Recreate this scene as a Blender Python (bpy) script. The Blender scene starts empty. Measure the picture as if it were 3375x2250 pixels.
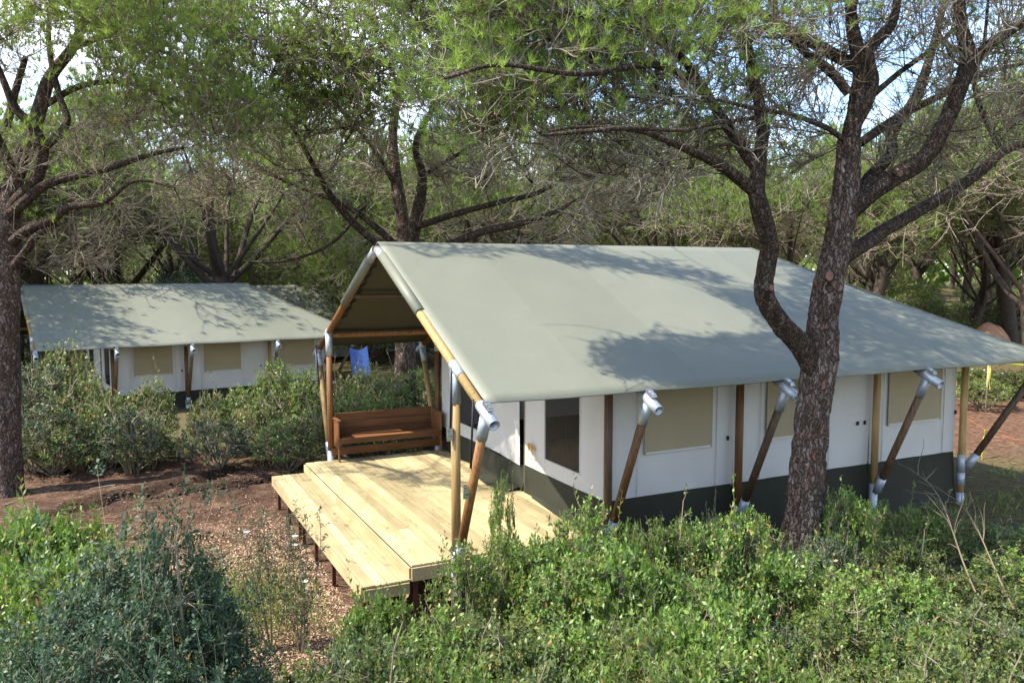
import bpy, bmesh, math, random
import numpy as np
from mathutils import Vector, Matrix

# ------------------------------------------------------------------ camera, light, exposure
SC = bpy.context.scene
COL = SC.collection
cam_d = bpy.data.cameras.new('camera')
cam_d.sensor_width = 36.0
cam_d.lens = 28.8518
cam_d.clip_start = 0.1
cam_d.clip_end = 2000.0
cam = bpy.data.objects.new('camera', cam_d)
cam.location = (-3.5313, -11.6581, 3.4573)
cam.rotation_euler = (math.pi / 2 + (-0.08494), 0.0, -(0.45670))
COL.objects.link(cam)
SC.camera = cam

SUN_EL = math.radians(52)
SUN_AZ = math.atan2(-0.985, 0.15)              # direction towards the sun, clockwise from +Y
SUN = np.array([math.sin(SUN_AZ) * math.cos(SUN_EL), math.cos(SUN_AZ) * math.cos(SUN_EL), math.sin(SUN_EL)])
world = bpy.data.worlds.new('World')
SC.world = world
world.use_nodes = True
nt = world.node_tree
nt.nodes.clear()
w_out = nt.nodes.new('ShaderNodeOutputWorld')
w_bg = nt.nodes.new('ShaderNodeBackground')
sky = nt.nodes.new('ShaderNodeTexSky')
sky.sky_type = 'NISHITA'
sky.sun_disc = False
sky.sun_elevation = SUN_EL
sky.sun_rotation = SUN_AZ
sky.air_density = 1.0
sky.dust_density = 0.6
sky.ozone_density = 2.5
tc = nt.nodes.new('ShaderNodeTexCoord')
mp = nt.nodes.new('ShaderNodeMapping'); mp.inputs['Scale'].default_value = (1.0, 1.0, 2.6)
cn = nt.nodes.new('ShaderNodeTexNoise'); cn.inputs['Scale'].default_value = 2.3; cn.inputs['Detail'].default_value = 7.0; cn.inputs['Roughness'].default_value = 0.6
cr = nt.nodes.new('ShaderNodeValToRGB'); cr.color_ramp.elements[0].position = 0.42; cr.color_ramp.elements[1].position = 0.60
cm = nt.nodes.new('ShaderNodeMixRGB'); cm.inputs[2].default_value = (8.0, 8.3, 9.0, 1)
L = nt.links.new
L(tc.outputs['Generated'], mp.inputs['Vector']); L(mp.outputs[0], cn.inputs['Vector']); L(cn.outputs['Fac'], cr.inputs[0])
sz = nt.nodes.new('ShaderNodeSeparateXYZ'); zr = nt.nodes.new('ShaderNodeMapRange'); zm = nt.nodes.new('ShaderNodeMath'); zm.operation = 'MULTIPLY'
zr.inputs['From Min'].default_value = 0.10; zr.inputs['From Max'].default_value = 0.62; zr.inputs['To Min'].default_value = 1.0; zr.inputs['To Max'].default_value = 0.08
L(tc.outputs['Generated'], sz.inputs[0]); L(sz.outputs[2], zr.inputs[0]); L(zr.outputs[0], zm.inputs[0]); L(cr.outputs[0], zm.inputs[1])
L(zm.outputs[0], cm.inputs[0]); L(sky.outputs[0], cm.inputs[1]); L(cm.outputs[0], w_bg.inputs['Color'])
w_bg.inputs['Strength'].default_value = 0.15
L(w_bg.outputs[0], w_out.inputs[0])
sun_d = bpy.data.lights.new('sun', 'SUN')
sun_d.energy = 3.8
sun_d.angle = math.radians(0.55)
sun_d.color = (1.0, 0.93, 0.80)
sun_o = bpy.data.objects.new('sun', sun_d)
sun_o.rotation_euler = Vector(SUN).to_track_quat('Z', 'Y').to_euler()
sun_o.location = (-8, 6, 12)
COL.objects.link(sun_o)
SC.view_settings.view_transform = 'Standard'
SC.view_settings.look = 'None'
SC.view_settings.exposure = 1.55
SC.view_settings.gamma = 1.0
SC.view_settings.use_curve_mapping = False
SC.render.engine = 'CYCLES'
SC.cycles.max_bounces = 6
SC.cycles.diffuse_bounces = 4
SC.cycles.glossy_bounces = 2
SC.cycles.transmission_bounces = 4
SC.cycles.transparent_max_bounces = 8
SC.cycles.caustics_reflective = False
SC.cycles.caustics_refractive = False
SC.cycles.use_denoising = True

rng = np.random.default_rng(7)
random.seed(7)

# ------------------------------------------------------------------ object helpers
def tag(o, label=None, cat=None, group=None, kind=None):
    if label: o['label'] = label
    if cat: o['category'] = cat
    if group: o['group'] = group
    if kind: o['kind'] = kind
    return o

def empty(name, loc=(0, 0, 0), rz=0.0):
    o = bpy.data.objects.new(name, None)
    o.empty_display_size = 0.3
    o.location = loc
    o.rotation_euler = (0, 0, rz)
    COL.objects.link(o)
    return o

def mesh_data(name, V, polys, mat=None, smooth=False, attrs=None):
    V = np.asarray(V, dtype=np.float32).reshape(-1, 3)
    me = bpy.data.meshes.new(name)
    polys = [np.asarray(p, dtype=np.int32) for p in polys if len(p)]
    nl = sum(p.size for p in polys); npoly = sum(len(p) for p in polys)
    me.vertices.add(len(V)); me.vertices.foreach_set('co', V.ravel())
    me.loops.add(nl); me.polygons.add(npoly)
    me.loops.foreach_set('vertex_index', np.concatenate([p.ravel() for p in polys]))
    tot = np.concatenate([np.full(len(p), p.shape[1], dtype=np.int32) for p in polys])
    st = np.concatenate([[0], np.cumsum(tot)[:-1]]).astype(np.int32)
    me.polygons.foreach_set('loop_start', st)
    try: me.polygons.foreach_set('loop_total', tot)
    except Exception: pass
    if smooth: me.polygons.foreach_set('use_smooth', np.ones(npoly, dtype=bool))
    if attrs:
        for k, a in attrs.items():
            at = me.attributes.new(k, 'FLOAT', 'POINT')
            at.data.foreach_set('value', np.asarray(a, dtype=np.float32))
    me.update(calc_edges=True)
    if mat: me.materials.append(mat)
    return me

def obj(name, me, parent=None, mat=None):
    o = bpy.data.objects.new(name, me)
    if mat and me and not me.materials: me.materials.append(mat)
    COL.objects.link(o)
    if parent: o.parent = parent
    return o

def copy_tree(o, parent=None):
    c = o.copy(); COL.objects.link(c)
    if parent: c.parent = parent
    for ch in list(o.children):
        d = ch.copy(); COL.objects.link(d); d.parent = c
        for g in list(ch.children):
            e = g.copy(); COL.objects.link(e); e.parent = d
    return c

# ------------------------------------------------------------------ shape helpers
def norm(a, ax=-1):
    return a / np.maximum(np.linalg.norm(a, axis=ax, keepdims=True), 1e-9)

def tubes(P, R, n=6, cap=False):
    """P (N,K,3) polylines, R (N,K) radii -> verts, quads"""
    P = np.asarray(P, float); R = np.asarray(R, float)
    N, K, _ = P.shape
    T = np.empty_like(P)
    T[:, 1:-1] = P[:, 2:] - P[:, :-2]; T[:, 0] = P[:, 1] - P[:, 0]; T[:, -1] = P[:, -1] - P[:, -2]
    T = norm(T)
    tm = norm(P[:, -1] - P[:, 0])
    ref = np.where(np.abs(tm[:, 2:3]) > 0.8, np.array([[1.0, 0.1, 0]]), np.array([[0.1, 0.05, 1.0]]))
    U = norm(np.cross(T, ref[:, None, :])); W = np.cross(T, U)
    a = np.arange(n) * 2 * math.pi / n
    ring = U[:, :, None, :] * np.cos(a)[None, None, :, None] + W[:, :, None, :] * np.sin(a)[None, None, :, None]
    V = P[:, :, None, :] + ring * R[:, :, None, None]
    base = (np.arange(N) * K * n)[:, None, None]
    k = (np.arange(K - 1) * n)[None, :, None]
    j = np.arange(n)[None, None, :]; j2 = (j + 1) % n
    q = np.stack(np.broadcast_arrays(base + k + j, base + k + j2, base + k + n + j2, base + k + n + j), -1).reshape(-1, 4)
    return V.reshape(-1, 3), q

def join(parts):
    V, Q, off = [], {}, 0
    for v, *fs in parts:
        V.append(v)
        for f in fs:
            if len(f): Q.setdefault(f.shape[1], []).append(f + off)
        off += len(v)
    return np.concatenate(V), [np.concatenate(x) for x in Q.values()]

def pole_data(a, b, r, mat, n=16, r2=None, hollow=False):
    a = Vector(a); b = Vector(b); r2 = r if r2 is None else r2
    P = np.array([[list(a), list(a.lerp(b, 0.5)), list(b)]]); R = np.array([[r, (r + r2) / 2, r2]])
    V, q = tubes(P, R, n)
    if hollow:
        V2, q2 = tubes(P, R * 0.86, n)
        q2 = q2[:, ::-1] + len(V)
        e = []
        m = len(V)
        for s in (0, 2 * n):
            for j in range(n):
                j2 = (j + 1) % n
                e.append((s + j, m + s + j, m + s + j2, s + j2) if s == 0 else (s + j, s + j2, m + s + j2, m + s + j))
        me = mesh_data('pole', np.concatenate([V, V2]), [np.concatenate([q, q2, np.array(e)])], mat, True)
    else:
        caps = np.array([list(range(n))[::-1], list(range(2 * n, 3 * n))])
        me = mesh_data('pole', V, [q, caps], mat, False)
        sm = np.ones(len(me.polygons), dtype=bool); sm[-2:] = False
        me.polygons.foreach_set('use_smooth', sm)
    return me

def box_data(x0, x1, y0, y1, z0, z1, mat, bev=0.003):
    bm = bmesh.new()
    bmesh.ops.create_cube(bm, size=1.0)
    for v in bm.verts:
        v.co = Vector(((x0 + x1) / 2 + v.co.x * (x1 - x0), (y0 + y1) / 2 + v.co.y * (y1 - y0), (z0 + z1) / 2 + v.co.z * (z1 - z0)))
    if bev: bmesh.ops.bevel(bm, geom=list(bm.edges), offset=bev, segments=1, affect='EDGES')
    me = bpy.data.meshes.new('board'); bm.to_mesh(me); bm.free()
    me.materials.append(mat)
    return me

def fbm(x, y, sc=1.0, oct=4, seed=0):
    r = np.random.default_rng(seed).random((256, 256))
    x = np.asarray(x, float) * sc + 1000; y = np.asarray(y, float) * sc + 1000
    out = 0; amp = 1.0; tot = 0
    for o in range(oct):
        xi = np.floor(x).astype(int); yi = np.floor(y).astype(int)
        fx = x - xi; fy = y - yi
        fx = fx * fx * (3 - 2 * fx); fy = fy * fy * (3 - 2 * fy)
        a = r[xi % 256, yi % 256]; b = r[(xi + 1) % 256, yi % 256]; c = r[xi % 256, (yi + 1) % 256]; d = r[(xi + 1) % 256, (yi + 1) % 256]
        out = out + amp * ((a * (1 - fx) + b * fx) * (1 - fy) + (c * (1 - fx) + d * fx) * fy)
        tot += amp; amp *= 0.5; x = x * 2.03 + 17; y = y * 2.03 + 31
    return out / tot

def sstep(a, b, x):
    t = np.clip((np.asarray(x, float) - a) / (b - a), 0, 1)
    return t * t * (3 - 2 * t)

# ------------------------------------------------------------------ materials
def nodes_of(name):
    m = bpy.data.materials.new(name); m.use_nodes = True
    t = m.node_tree; b = t.nodes['Principled BSDF']
    return m, t, b

def ramp(t, fac, stops):
    r = t.nodes.new('ShaderNodeValToRGB'); e = r.color_ramp.elements
    e[0].position = stops[0][0]; e[0].color = (*stops[0][1], 1)
    e[1].position = stops[-1][0]; e[1].color = (*stops[-1][1], 1)
    for p, c in stops[1:-1]:
        x = e.new(p); x.color = (*c, 1)
    t.links.new(fac, r.inputs[0]); return r.outputs[0]

def noise(t, scale, detail=5, rough=0.55, vec=None, stretch=None, coord='Object'):
    n = t.nodes.new('ShaderNodeTexNoise'); n.inputs['Scale'].default_value = scale
    n.inputs['Detail'].default_value = detail; n.inputs['Roughness'].default_value = rough
    if vec is None:
        c = t.nodes.new('ShaderNodeTexCoord'); vec = c.outputs[coord]
    if stretch:
        mp = t.nodes.new('ShaderNodeMapping'); mp.inputs['Scale'].default_value = stretch
        t.links.new(vec, mp.inputs[0]); vec = mp.outputs[0]
    t.links.new(vec, n.inputs['Vector']); return n.outputs['Fac']

def mix(t, fac, a, b, mode='MIX'):
    m = t.nodes.new('ShaderNodeMixRGB'); m.blend_type = mode
    for i, v in ((0, fac), (1, a), (2, b)):
        if isinstance(v, (int, float)): m.inputs[i].default_value = v
        elif isinstance(v, tuple): m.inputs[i].default_value = (*v, 1)
        else: t.links.new(v, m.inputs[i])
    return m.outputs[0]

def bump(t, b, h, strength=0.5, dist=0.01):
    n = t.nodes.new('ShaderNodeBump'); n.inputs['Strength'].default_value = strength; n.inputs['Distance'].default_value = dist
    t.links.new(h, n.inputs['Height']); t.links.new(n.outputs[0], b.inputs['Normal'])

def attr(t, name):
    a = t.nodes.new('ShaderNodeAttribute'); a.attribute_name = name; return a

def canvas(name, col, col2, rough=0.75, wr=0.35, trans=0.0, seams=False):
    m, t, b = nodes_of(name)
    n = noise(t, 0.9, 4, 0.6)
    c = ramp(t, n, [(0.3, col), (0.7, col2)])
    w = noise(t, 160, 2, 0.5)
    c = mix(t, 0.10, c, w, 'OVERLAY')
    if seams:
        co = t.nodes.new('ShaderNodeTexCoord'); sx = t.nodes.new('ShaderNodeSeparateXYZ'); t.links.new(co.outputs['Object'], sx.inputs[0])
        d = t.nodes.new('ShaderNodeMath'); d.operation = 'DIVIDE'; t.links.new(sx.outputs[0], d.inputs[0]); d.inputs[1].default_value = 1.52
        fl = t.nodes.new('ShaderNodeMath'); fl.operation = 'FLOOR'; t.links.new(d.outputs[0], fl.inputs[0])
        wn = t.nodes.new('ShaderNodeTexWhiteNoise'); wn.noise_dimensions = '1D'; t.links.new(fl.outputs[0], wn.inputs['W'])
        c = mix(t, 0.05, c, wn.outputs['Value'], 'OVERLAY')
    t.links.new(c, b.inputs['Base Color']); b.inputs['Roughness'].default_value = rough
    b.inputs['Specular IOR Level'].default_value = 0.3
    s = noise(t, 2.2, 4, 0.5, stretch=(1.0, 1.0, 0.35))
    mx = t.nodes.new('ShaderNodeMath'); mx.operation = 'MULTIPLY_ADD'; t.links.new(w, mx.inputs[0]); mx.inputs[1].default_value = 0.03
    t.links.new(s, mx.inputs[2])
    bump(t, b, mx.outputs[0], wr, 0.05)
    if trans:
        tr = t.nodes.new('ShaderNodeBsdfTranslucent'); t.links.new(c, tr.inputs[0])
        ms = t.nodes.new('ShaderNodeMixShader'); ms.inputs[0].default_value = trans
        o = t.nodes['Material Output']
        t.links.new(b.outputs[0], ms.inputs[1]); t.links.new(tr.outputs[0], ms.inputs[2]); t.links.new(ms.outputs[0], o.inputs[0])
    return m

def wood(name, c1, c2, c3, scale=6.0, stretch=(1, 1, 0.06), rough=0.6, knots=True, coat=0.0, rnd=0.35):
    m, t, b = nodes_of(name)
    oi = t.nodes.new('ShaderNodeObjectInfo')
    co = t.nodes.new('ShaderNodeTexCoord')
    ad = t.nodes.new('ShaderNodeVectorMath'); ad.operation = 'ADD'
    mu = t.nodes.new('ShaderNodeVectorMath'); mu.operation = 'SCALE'; mu.inputs[0].default_value = (31, 17, 23); t.links.new(oi.outputs['Random'], mu.inputs['Scale'])
    t.links.new(co.outputs['Object'], ad.inputs[0]); t.links.new(mu.outputs[0], ad.inputs[1])
    g = noise(t, scale * 6, 6, 0.65, vec=ad.outputs[0], stretch=stretch)
    c = ramp(t, g, [(0.28, c1), (0.5, c2), (0.75, c3)])
    big = noise(t, 1.7, 3, 0.5, vec=ad.outputs[0])
    c = mix(t, 0.35, c, big, 'OVERLAY')
    if knots:
        v = t.nodes.new('ShaderNodeTexVoronoi'); v.inputs['Scale'].default_value = 3.3
        mp = t.nodes.new('ShaderNodeMapping'); mp.inputs['Scale'].default_value = tuple(0.45 if s < 1 else 1.0 for s in stretch)
        t.links.new(ad.outputs[0], mp.inputs[0]); t.links.new(mp.outputs[0], v.inputs['Vector'])
        k = ramp(t, v.outputs['Distance'], [(0.02, (0, 0, 0)), (0.09, (1, 1, 1))])
        c = mix(t, k, tuple(x * 0.35 for x in c1), c)
    c = mix(t, rnd, c, oi.outputs['Random'], 'OVERLAY')
    t.links.new(c, b.inputs['Base Color']); b.inputs['Roughness'].default_value = rough
    b.inputs['Specular IOR Level'].default_value = 0.35
    bump(t, b, g, 0.25, 0.004)
    return m

def plain(name, col, rough=0.5, metal=0.0, col2=None, sc=8, bmp=0.0):
    m, t, b = nodes_of(name)
    n = noise(t, sc, 5, 0.6)
    c = ramp(t, n, [(0.3, col), (0.75, col2 or tuple(x * 0.75 for x in col))])
    t.links.new(c, b.inputs['Base Color']); b.inputs['Roughness'].default_value = rough; b.inputs['Metallic'].default_value = metal
    if bmp: bump(t, b, n, bmp, 0.01)
    return m

def leafmat(name, cols, trans=0.35, rough=0.5, spec=0.4, tcol=None):
    """cols: stops over the per-leaf random attribute"""
    m, t, b = nodes_of(name)
    a = attr(t, 'rnd')
    c = ramp(t, a.outputs['Fac'], cols)
    oi = t.nodes.new('ShaderNodeObjectInfo')
    hs = t.nodes.new('ShaderNodeHueSaturation')
    mr = t.nodes.new('ShaderNodeMapRange'); mr.inputs['To Min'].default_value = 0.8; mr.inputs['To Max'].default_value = 1.2
    t.links.new(oi.outputs['Random'], mr.inputs[0]); t.links.new(mr.outputs[0], hs.inputs['Value'])
    t.links.new(c, hs.inputs['Color']); c = hs.outputs[0]
    t.links.new(c, b.inputs['Base Color']); b.inputs['Roughness'].default_value = rough
    b.inputs['Specular IOR Level'].default_value = spec
    tr = t.nodes.new('ShaderNodeBsdfTranslucent')
    tc_ = mix(t, 0.6, c, tcol or (0.14, 0.22, 0.03)); t.links.new(tc_, tr.inputs[0])
    ms = t.nodes.new('ShaderNodeMixShader'); ms.inputs[0].default_value = trans
    t.links.new(b.outputs[0], ms.inputs[1]); t.links.new(tr.outputs[0], ms.inputs[2])
    t.links.new(ms.outputs[0], t.nodes['Material Output'].inputs[0])
    return m

def barkmat(name, dark, mid, light, sc=7.0):
    m, t, b = nodes_of(name)
    co = t.nodes.new('ShaderNodeTexCoord')
    nz = t.nodes.new('ShaderNodeTexNoise'); nz.inputs['Scale'].default_value = 9; nz.inputs['Detail'].default_value = 4; t.links.new(co.outputs['Object'], nz.inputs['Vector'])
    v3 = t.nodes.new('ShaderNodeVectorMath'); v3.operation = 'MULTIPLY_ADD'; t.links.new(nz.outputs['Color'], v3.inputs[0]); v3.inputs[1].default_value = (0.16, 0.16, 0.16); t.links.new(co.outputs['Object'], v3.inputs[2])
    mp = t.nodes.new('ShaderNodeMapping'); mp.inputs['Scale'].default_value = (2.0, 2.0, 0.50); t.links.new(v3.outputs[0], mp.inputs[0])
    v = t.nodes.new('ShaderNodeTexVoronoi'); v.feature = 'DISTANCE_TO_EDGE'; v.inputs['Scale'].default_value = sc; t.links.new(mp.outputs[0], v.inputs['Vector'])
    vc = t.nodes.new('ShaderNodeTexVoronoi'); vc.inputs['Scale'].default_value = sc; t.links.new(mp.outputs[0], vc.inputs['Vector'])
    sp = t.nodes.new('ShaderNodeSeparateColor'); t.links.new(vc.outputs['Color'], sp.inputs[0])
    plate = ramp(t, sp.outputs[0], [(0.0, dark), (0.4, mid), (0.75, light), (0.93, mid), (1.0, (mid[0] * 1.45, mid[1] * 1.0, mid[2] * 0.85))])
    fine = noise(t, 45, 5, 0.7, stretch=(1, 1, 0.4))
    plate = mix(t, 0.55, plate, fine, 'OVERLAY')
    crack = ramp(t, v.outputs['Distance'], [(0.0, (0, 0, 0)), (0.13, (1, 1, 1))])
    c = mix(t, crack, tuple(x * 0.5 for x in dark), plate)
    t.links.new(c, b.inputs['Base Color']); b.inputs['Roughness'].default_value = 0.9; b.inputs['Specular IOR Level'].default_value = 0.15
    hm = t.nodes.new('ShaderNodeMath'); hm.operation = 'MULTIPLY_ADD'; t.links.new(fine, hm.inputs[0]); hm.inputs[1].default_value = 0.35
    cl = t.nodes.new('ShaderNodeMath'); cl.operation = 'MINIMUM'; t.links.new(v.outputs['Distance'], cl.inputs[0]); cl.inputs[1].default_value = 0.22
    c4 = t.nodes.new('ShaderNodeMath'); c4.operation = 'MULTIPLY'; t.links.new(cl.outputs[0], c4.inputs[0]); c4.inputs[1].default_value = 4.0
    t.links.new(c4.outputs[0], hm.inputs[2])
    bump(t, b, hm.outputs[0], 0.9, 0.035)
    return m

M = {}
M['roof'] = canvas('sage_roof_canvas', (0.153, 0.160, 0.122), (0.170, 0.176, 0.136), 0.55, 0.30, seams=True)
M['roof'].node_tree.nodes['Principled BSDF'].inputs['Specular IOR Level'].default_value = 0.5
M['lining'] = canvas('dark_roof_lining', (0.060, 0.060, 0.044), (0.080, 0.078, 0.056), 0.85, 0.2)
M['wallc'] = canvas('white_wall_canvas', (0.534, 0.520, 0.488), (0.607, 0.598, 0.570), 0.85, 0.35, trans=0.10)
M['skirt'] = canvas('olive_skirt_canvas', (0.020, 0.021, 0.013), (0.030, 0.030, 0.019), 0.75, 0.6)
M['flap'] = canvas('tan_window_canvas', (0.303, 0.253, 0.158), (0.347, 0.296, 0.194), 0.85, 0.5)
M['pole'] = wood('brown_pole_wood', (0.082, 0.034, 0.011), (0.172, 0.078, 0.026), (0.271, 0.139, 0.053))
M['polelight'] = wood('honey_pole_wood', (0.203, 0.121, 0.041), (0.302, 0.196, 0.075), (0.392, 0.271, 0.121))
M['poledark'] = wood('dark_pole_wood', (0.037, 0.023, 0.015), (0.090, 0.051, 0.028), (0.156, 0.098, 0.057))
M['deck'] = wood('new_pine_decking', (0.302, 0.234, 0.113), (0.392, 0.316, 0.169), (0.453, 0.385, 0.226), 5.0, (1, 0.05, 1), 0.65, rnd=0.30)
M['redwood'] = wood('brown_stained_board', (0.070, 0.028, 0.012), (0.145, 0.060, 0.024), (0.22, 0.10, 0.04), 5.0, (0.06, 1, 1), 0.5)
M['leg'] = plain('rust_red_steel', (0.10, 0.028, 0.014), 0.6, 0.0, (0.055, 0.018, 0.010), 14)
M['pipe'] = plain('galvanised_steel', (0.423, 0.460, 0.497), 0.45, 0.4, (0.331, 0.368, 0.405), 9, 0.08)
M['steel'] = plain('bright_zinc_steel', (0.70, 0.72, 0.74), 0.25, 0.9)
M['black'] = plain('black_webbing', (0.012, 0.012, 0.014), 0.7)
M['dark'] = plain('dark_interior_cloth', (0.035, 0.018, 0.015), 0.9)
M['floor'] = plain('brown_interior_floor', (0.16, 0.09, 0.05), 0.6)
M['logo'] = plain('orange_print', (0.50, 0.24, 0.04), 0.8)
M['logotext'] = plain('brown_print', (0.22, 0.14, 0.08), 0.8)
M['tape'] = plain('yellow_barrier_tape', (0.72, 0.70, 0.05), 0.5)
M['orange'] = plain('orange_cord', (0.62, 0.20, 0.03), 0.6)
M['blue'] = plain('blue_tarpaulin', (0.015, 0.05, 0.20), 0.6, 0, (0.03, 0.08, 0.28), 5, 0.5)
M['stake'] = plain('weathered_stake', (0.38, 0.33, 0.27), 0.8)
def pvc():
    m, t, b = nodes_of('clear_pvc_window')
    b.inputs['Base Color'].default_value = (0.05, 0.045, 0.04, 1); b.inputs['Roughness'].default_value = 0.12
    b.inputs['Alpha'].default_value = 0.45
    s = noise(t, 5, 3, 0.5, stretch=(1, 3.0, 0.5))
    bump(t, b, s, 0.8, 0.05)
    return m
M['pvc'] = pvc()
M['bark'] = barkmat('pine_bark', (0.085, 0.060, 0.047), (0.160, 0.112, 0.085), (0.250, 0.195, 0.165), 12)
M['bark2'] = barkmat('upper_pine_bark', (0.057, 0.041, 0.031), (0.102, 0.070, 0.051), (0.164, 0.127, 0.102), 18)
M['bark3'] = plain('background_bark', (0.075, 0.053, 0.040), 0.95, 0, (0.030, 0.022, 0.017), 6, 0.8)
M['heart'] = plain('sawn_branch_wood', (0.24, 0.125, 0.085), 0.9, 0, (0.13, 0.06, 0.035), 30, 0.5)
def twigmat(name, c1, c2):
    m, t, b = nodes_of(name)
    a = attr(t, 'rnd'); c = ramp(t, a.outputs['Fac'], [(0.0, c1), (1.0, c2)])
    t.links.new(c, b.inputs['Base Color']); b.inputs['Roughness'].default_value = 0.9; b.inputs['Specular IOR Level'].default_value = 0.2
    return m
M['twig'] = twigmat('grey_pine_twigs', (0.15, 0.115, 0.075), (0.38, 0.345, 0.28))
M['twigdark'] = twigmat('brown_pine_twigs', (0.16, 0.13, 0.085), (0.40, 0.35, 0.26))
M['stem'] = twigmat('shrub_stems', (0.13, 0.10, 0.065), (0.34, 0.29, 0.21))
M['needle'] = leafmat('pine_needles', [(0.0, (0.18, 0.11, 0.035)), (0.06, (0.10, 0.165, 0.038)), (0.5, (0.180, 0.275, 0.055)), (1.0, (0.280, 0.38, 0.080))], 0.5, 0.55, 0.3, (0.30, 0.42, 0.08))
M['needlefar'] = leafmat('distant_pine_needles', [(0.0, (0.145, 0.135, 0.055)), (0.2, (0.105, 0.155, 0.042)), (0.6, (0.17, 0.245, 0.058)), (1.0, (0.25, 0.33, 0.085))], 0.5, 0.6, 0.2, (0.22, 0.32, 0.06))
M['leafA'] = leafmat('bright_shrub_leaves', [(0.0, (0.040, 0.085, 0.018)), (0.45, (0.095, 0.180, 0.034)), (0.90, (0.210, 0.31, 0.060)), (1.0, (0.26, 0.15, 0.05))], 0.35, 0.40, 0.5, (0.22, 0.33, 0.04))
M['leafB'] = leafmat('dark_shrub_leaves', [(0.0, (0.024, 0.046, 0.026)), (0.6, (0.044, 0.082, 0.044)), (1.0, (0.085, 0.140, 0.065))], 0.25, 0.5, 0.35, (0.10, 0.18, 0.05))
M['leafC'] = leafmat('olive_shrub_leaves', [(0.0, (0.030, 0.052, 0.016)), (0.50, (0.075, 0.120, 0.028)), (0.93, (0.17, 0.22, 0.045)), (1.0, (0.26, 0.16, 0.06))], 0.3, 0.45, 0.45, (0.2, 0.26, 0.05))
M['flower'] = leafmat('orange_flower_buds', [(0.0, (0.32, 0.17, 0.03)), (1.0, (0.46, 0.26, 0.04))], 0.2, 0.7, 0.2, (0.4, 0.2, 0.03))
M['petal'] = plain('white_petals', (0.80, 0.80, 0.76), 0.7)
M['grass'] = leafmat('grass_blades', [(0.0, (0.09, 0.13, 0.03)), (0.7, (0.16, 0.22, 0.05)), (1.0, (0.30, 0.27, 0.12))], 0.3, 0.6, 0.3, (0.25, 0.32, 0.06))
M['chip'] = twigmat('wood_chips_pale', (0.26, 0.16, 0.10), (0.62, 0.46, 0.31))
M['litter'] = twigmat('needle_litter', (0.14, 0.085, 0.055), (0.38, 0.26, 0.17))

# ------------------------------------------------------------------ the ground
RUTS = [[(-4.32,3.81,-0.65), (-3.31,4.5,-0.65), (-1.89,5.19,-0.65), (-0.37,6.21,-0.65), (0.69,6.49,-0.65)],
        [(-4.68,6.94,-0.65), (-2.99,7.23,-0.65), (-1.26,7.7,-0.65), (0.68,8.48,-0.65)],
        [(-3.1,4.24,-0.65), (-1.7,4.14,-0.65), (-0.82,4.66,-0.65)]]
CHIPC = (-1.74,-1.29,-0.65)
def seg_dist(x, y, pts):
    d = np.full(np.shape(x), 1e9)
    for (ax, ay, _), (bx, by, _) in zip(pts[:-1], pts[1:]):
        vx, vy = bx - ax, by - ay
        t = np.clip(((x - ax) * vx + (y - ay) * vy) / (vx * vx + vy * vy), 0, 1)
        d = np.minimum(d, np.hypot(x - ax - t * vx, y - ay - t * vy))
    return d

def ground_base(x, y):
    x = np.asarray(x, float); y = np.asarray(y, float)
    z = -0.66 + 0.33 * sstep(3, 10, x) * sstep(-8, -2, y)
    z = z - 0.28 * sstep(9, 20, y) * (1 - sstep(2, 14, x))
    z = z + 0.016 * np.clip(x - 12, 0, 60) + 0.010 * np.clip(y - 26, 0, 80)
    z = z + 0.12 * (fbm(x, y, 0.22, 3, 3) - 0.5) + 0.9 * (fbm(x, y, 0.03, 2, 5) - 0.5) * sstep(30, 90, np.hypot(x, y))
    return z

def gz(x, y):
    z = ground_base(x, y)
    r = np.full(np.shape(x), 9.0)
    for p in RUTS: r = np.minimum(r, seg_dist(x, y, p))
    z = z - 0.12 * np.exp(-(r / 0.18) ** 2) + 0.09 * np.exp(-((r - 0.40) / 0.16) ** 2)
    near = 1 - sstep(18, 30, np.hypot(x, y))
    z = z + near * (0.05 * (fbm(x, y, 2.2, 4, 9) - 0.5) + 0.16 * (fbm(x, y, 4.5, 3, 11) - 0.5) * np.exp(-(r / 0.5) ** 2))
    return z

def axis(lo, hi, step, far):
    a = list(np.arange(lo, hi, step)); s = step; v = hi
    while v < far: s *= 1.28; v += s; a.append(v)
    s = step; v = lo
    while v > -far: s *= 1.28; v -= s; a.insert(0, v)
    return np.array(a)
gx = axis(-9, 13, 0.10, 420); gy = axis(-8, 12, 0.10, 420)
GX, GY = np.meshgrid(gx, gy, indexing='ij')
GZ = gz(GX, GY)
nx, ny = GX.shape
ii = (np.arange(nx - 1)[:, None] * ny + np.arange(ny - 1)[None, :])
quads = np.stack([ii, ii + ny, ii + ny + 1, ii + 1], -1).reshape(-1, 4)
rut = np.full(GX.shape, 9.0)
for p in RUTS: rut = np.minimum(rut, seg_dist(GX, GY, p))
rutm = np.exp(-(rut / 0.46) ** 2) * sstep(0.28, 0.46, fbm(GX, GY, 2.6, 4, 21))
bare = 1 - sstep(0.8, 1.2, np.hypot((GX + 4.5) / 8.0, (GY - 1.8) / 6.2) + 0.35 * (fbm(GX, GY, 0.5, 3, 8) - 0.5))
bare = np.maximum(bare, 1 - sstep(0.75, 1.15, np.hypot((GX - 18) / 8.0, (GY - 3) / 6.0) + 0.3 * (fbm(GX, GY, 0.5, 3, 28) - 0.5)))
redm = sstep(9, 11, GX) * (1 - sstep(24, 30, GX))
me = mesh_data('ground', np.stack([GX, GY, GZ], -1), [quads], None, True, {'rut': rutm.ravel(), 'bare': bare.ravel(), 'red': redm.ravel()})
gm, t, b = nodes_of('forest_soil')
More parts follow.
